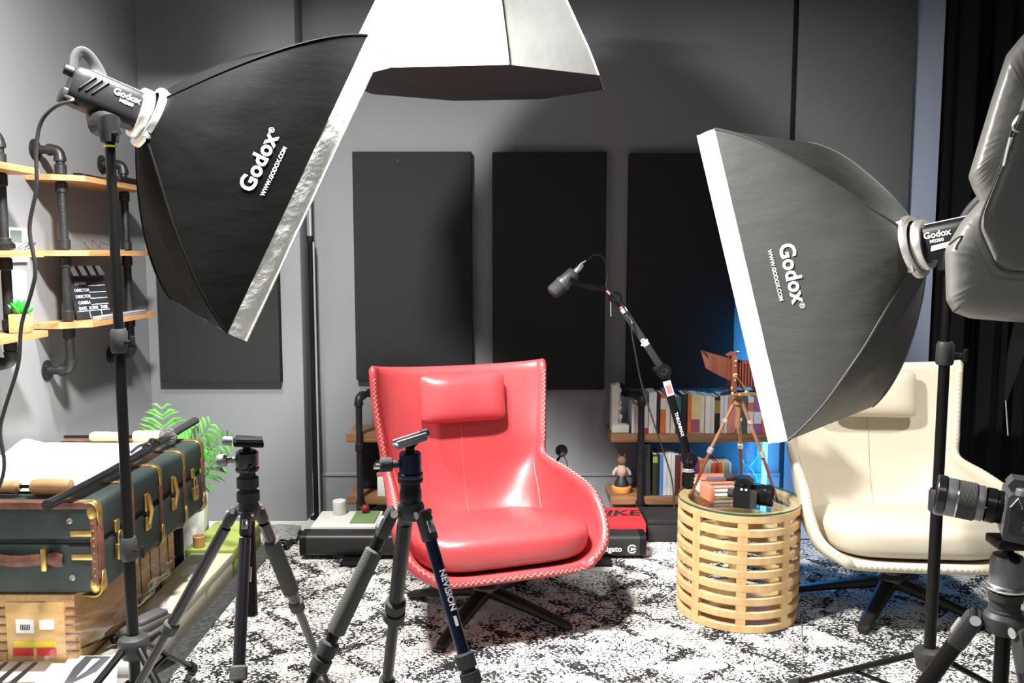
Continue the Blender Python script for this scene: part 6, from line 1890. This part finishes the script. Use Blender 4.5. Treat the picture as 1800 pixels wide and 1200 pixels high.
lay([(-60, 1162), (94, 1162), (60, 1200), (20, 1240), (-120, 1240)], 0.1355, 'photo_sheet', cmat((0.16, 0.13, 0.10), 0.3), mg)
for k in range(3):
    lay([(8 + 26 * k, 1163), (16 + 26 * k, 1163), (-24 + 26 * k, 1200), (-38 + 26 * k, 1200)], 0.1362, 'dark_shape', M['print_black'], mg)
lay([(-60, 1180), (78, 1180), (62, 1198), (-90, 1198)], 0.1359, 'pale_shape', cmat((0.55, 0.58, 0.62), 0.3), mg)
mz = thing('magazine', 'magazine with a black graphic cover lying beside the light stand foot', 'magazine', (-1.36, 2.4, 0.134))
lay([(124, 1152), (205, 1152), (196, 1240), (60, 1240), (92, 1195)], 0.1375, 'cover', M['paper'], mz)
lay([(150, 1153), (196, 1153), (170, 1180), (128, 1200), (112, 1200), (130, 1172)], 0.1381, 'black_graphic', cmat((0.05, 0.05, 0.06)), mz)
lay([(163, 1157), (176, 1157), (150, 1180), (134, 1190)], 0.1386, 'white_graphic', M['paper'], mz)
bt_ = thing('blue_leaflet', 'pale blue leaflet lying at the foot of the light stand', 'leaflet', (-1.29, 2.4, 0.134))
lay([(190, 1168), (207, 1165), (204, 1205), (172, 1225), (168, 1200)], 0.1368, 'sheet', cmat((0.36, 0.50, 0.72)), bt_)

# ---------------------------------------------------------------- palm behind the trunk
pm = thing('potted_palm', 'green artificial palm behind the far end of the green trunk', 'plant', (-1.50, 3.74, 0))
MB().lathe([(0.07, 0), (0.085, 0.01), (0.10, 0.22), (0.104, 0.23), (0.094, 0.23), (0.09, 0.20)], (-1.64, 3.66, 0.0005), n=28, caps=False).build('plant_pot', M['pot'], pm)
MB().lathe([(0.0, 0.205), (0.091, 0.205)], (-1.64, 3.66, 0.0), n=24, caps=False).build('soil', cmat((0.05, 0.035, 0.025), 0.9), pm)
def frond(ctrl, wmax, n=15, flip=1, facing=None):
    c = spline(ctrl, 40)
    st_ = MB().tube(c, [0.004 - 0.0028 * i / 40 for i in range(41)], 6).build('frond_stem', M['leaf'], pm)
    fc = Vector(facing or (0, -1, 0.2))
    for k in range(n):
        u = 0.36 + 0.62 * k / (n - 1)
        i = int(u * 40)
        p = c[i]
        d = (c[min(40, i + 1)] - c[max(0, i - 1)]).normalized()
        sd = d.cross(fc).normalized()
        L = wmax * (math.sin(PI * (0.10 + 0.86 * (k / (n - 1)) ** 0.8)) * 0.75 + 0.25)
        for s_ in (-1, 1):
            dr = (sd * s_ * 0.86 + d * 0.55).normalized()
            q0, q1, q2 = p, p + dr * L * 0.55 + Vector((0, 0, 0.004)), p + dr * L + Vector((0, 0, -0.012))
            wd = dr.cross(fc).normalized() * (0.0075 if L > 0.06 else 0.0055)
            MB().add([q0 - wd * 0.3, q0 + wd * 0.3, q1 + wd, q2, q1 - wd, q1 + fc.normalized() * 0.002], [[0, 1, 5], [1, 2, 5], [2, 3, 5], [3, 4, 5], [4, 0, 5]]).build('leaflet', M['leaf'], st_, smooth=60)
b0 = Vector((-1.64, 3.66, 0.20))
frond([b0, (-1.60, 3.68, 0.45), P(288, 790, 3.72), P(284, 712, 3.70)], 0.165, 17)
frond([b0, (-1.58, 3.68, 0.45), P(330, 790, 3.66), P(372, 742, 3.60)], 0.15, 14)
frond([b0, (-1.56, 3.68, 0.42), P(340, 840, 3.66), P(370, 790, 3.60), P(412, 766, 3.52)], 0.12, 13)
frond([b0, (-1.57, 3.66, 0.40), P(345, 850, 3.64), P(375, 815, 3.58), P(388, 808, 3.56)], 0.10, 10)

# ---------------------------------------------------------------- loose cables
k = spline([WL(0.215, 0, -0.036), P(128, 176, 2.2), P(96, 188, 2.2), P(72, 215, 2.2), P(64, 262, 2.2), P(64, 330, 2.2), P(52, 400, 2.2), P(62, 470, 2.2), P(56, 510, 2.2), P(38, 570, 2.2), P(32, 640, 2.2), P(8, 720, 2.2), P(0, 760, 2.2), P(4, 840, 2.2), P(-60, 960, 2.2)], 120)
tag(MB().tube(k, 0.0048, 10).build('power_cable', M['cable']), 'thick black power cable hanging from the left flash head down the left edge', 'cable')
k = spline([Vector((1.05, 3.16, 0.014)), Vector((1.12, 3.12, 0.0125)), G(1409, 1085, 0.0125), G(1411, 1150, 0.012), G(1406, 1240, 0.012)], 40)
tag(MB().tube(k, 0.0022, 8).build('charging_cable', M['alu']), 'thin grey cable running over the rug between the side table and the cream chair', 'cable')
k = spline([Vector((1.1, 3.35, 0.25)), Vector((1.15, 3.5, 0.15)), Vector((1.22, 3.6, 0.03)), Vector((1.5, 3.9, 0.012)), Vector((1.52, 4.3, 0.006))], 30)
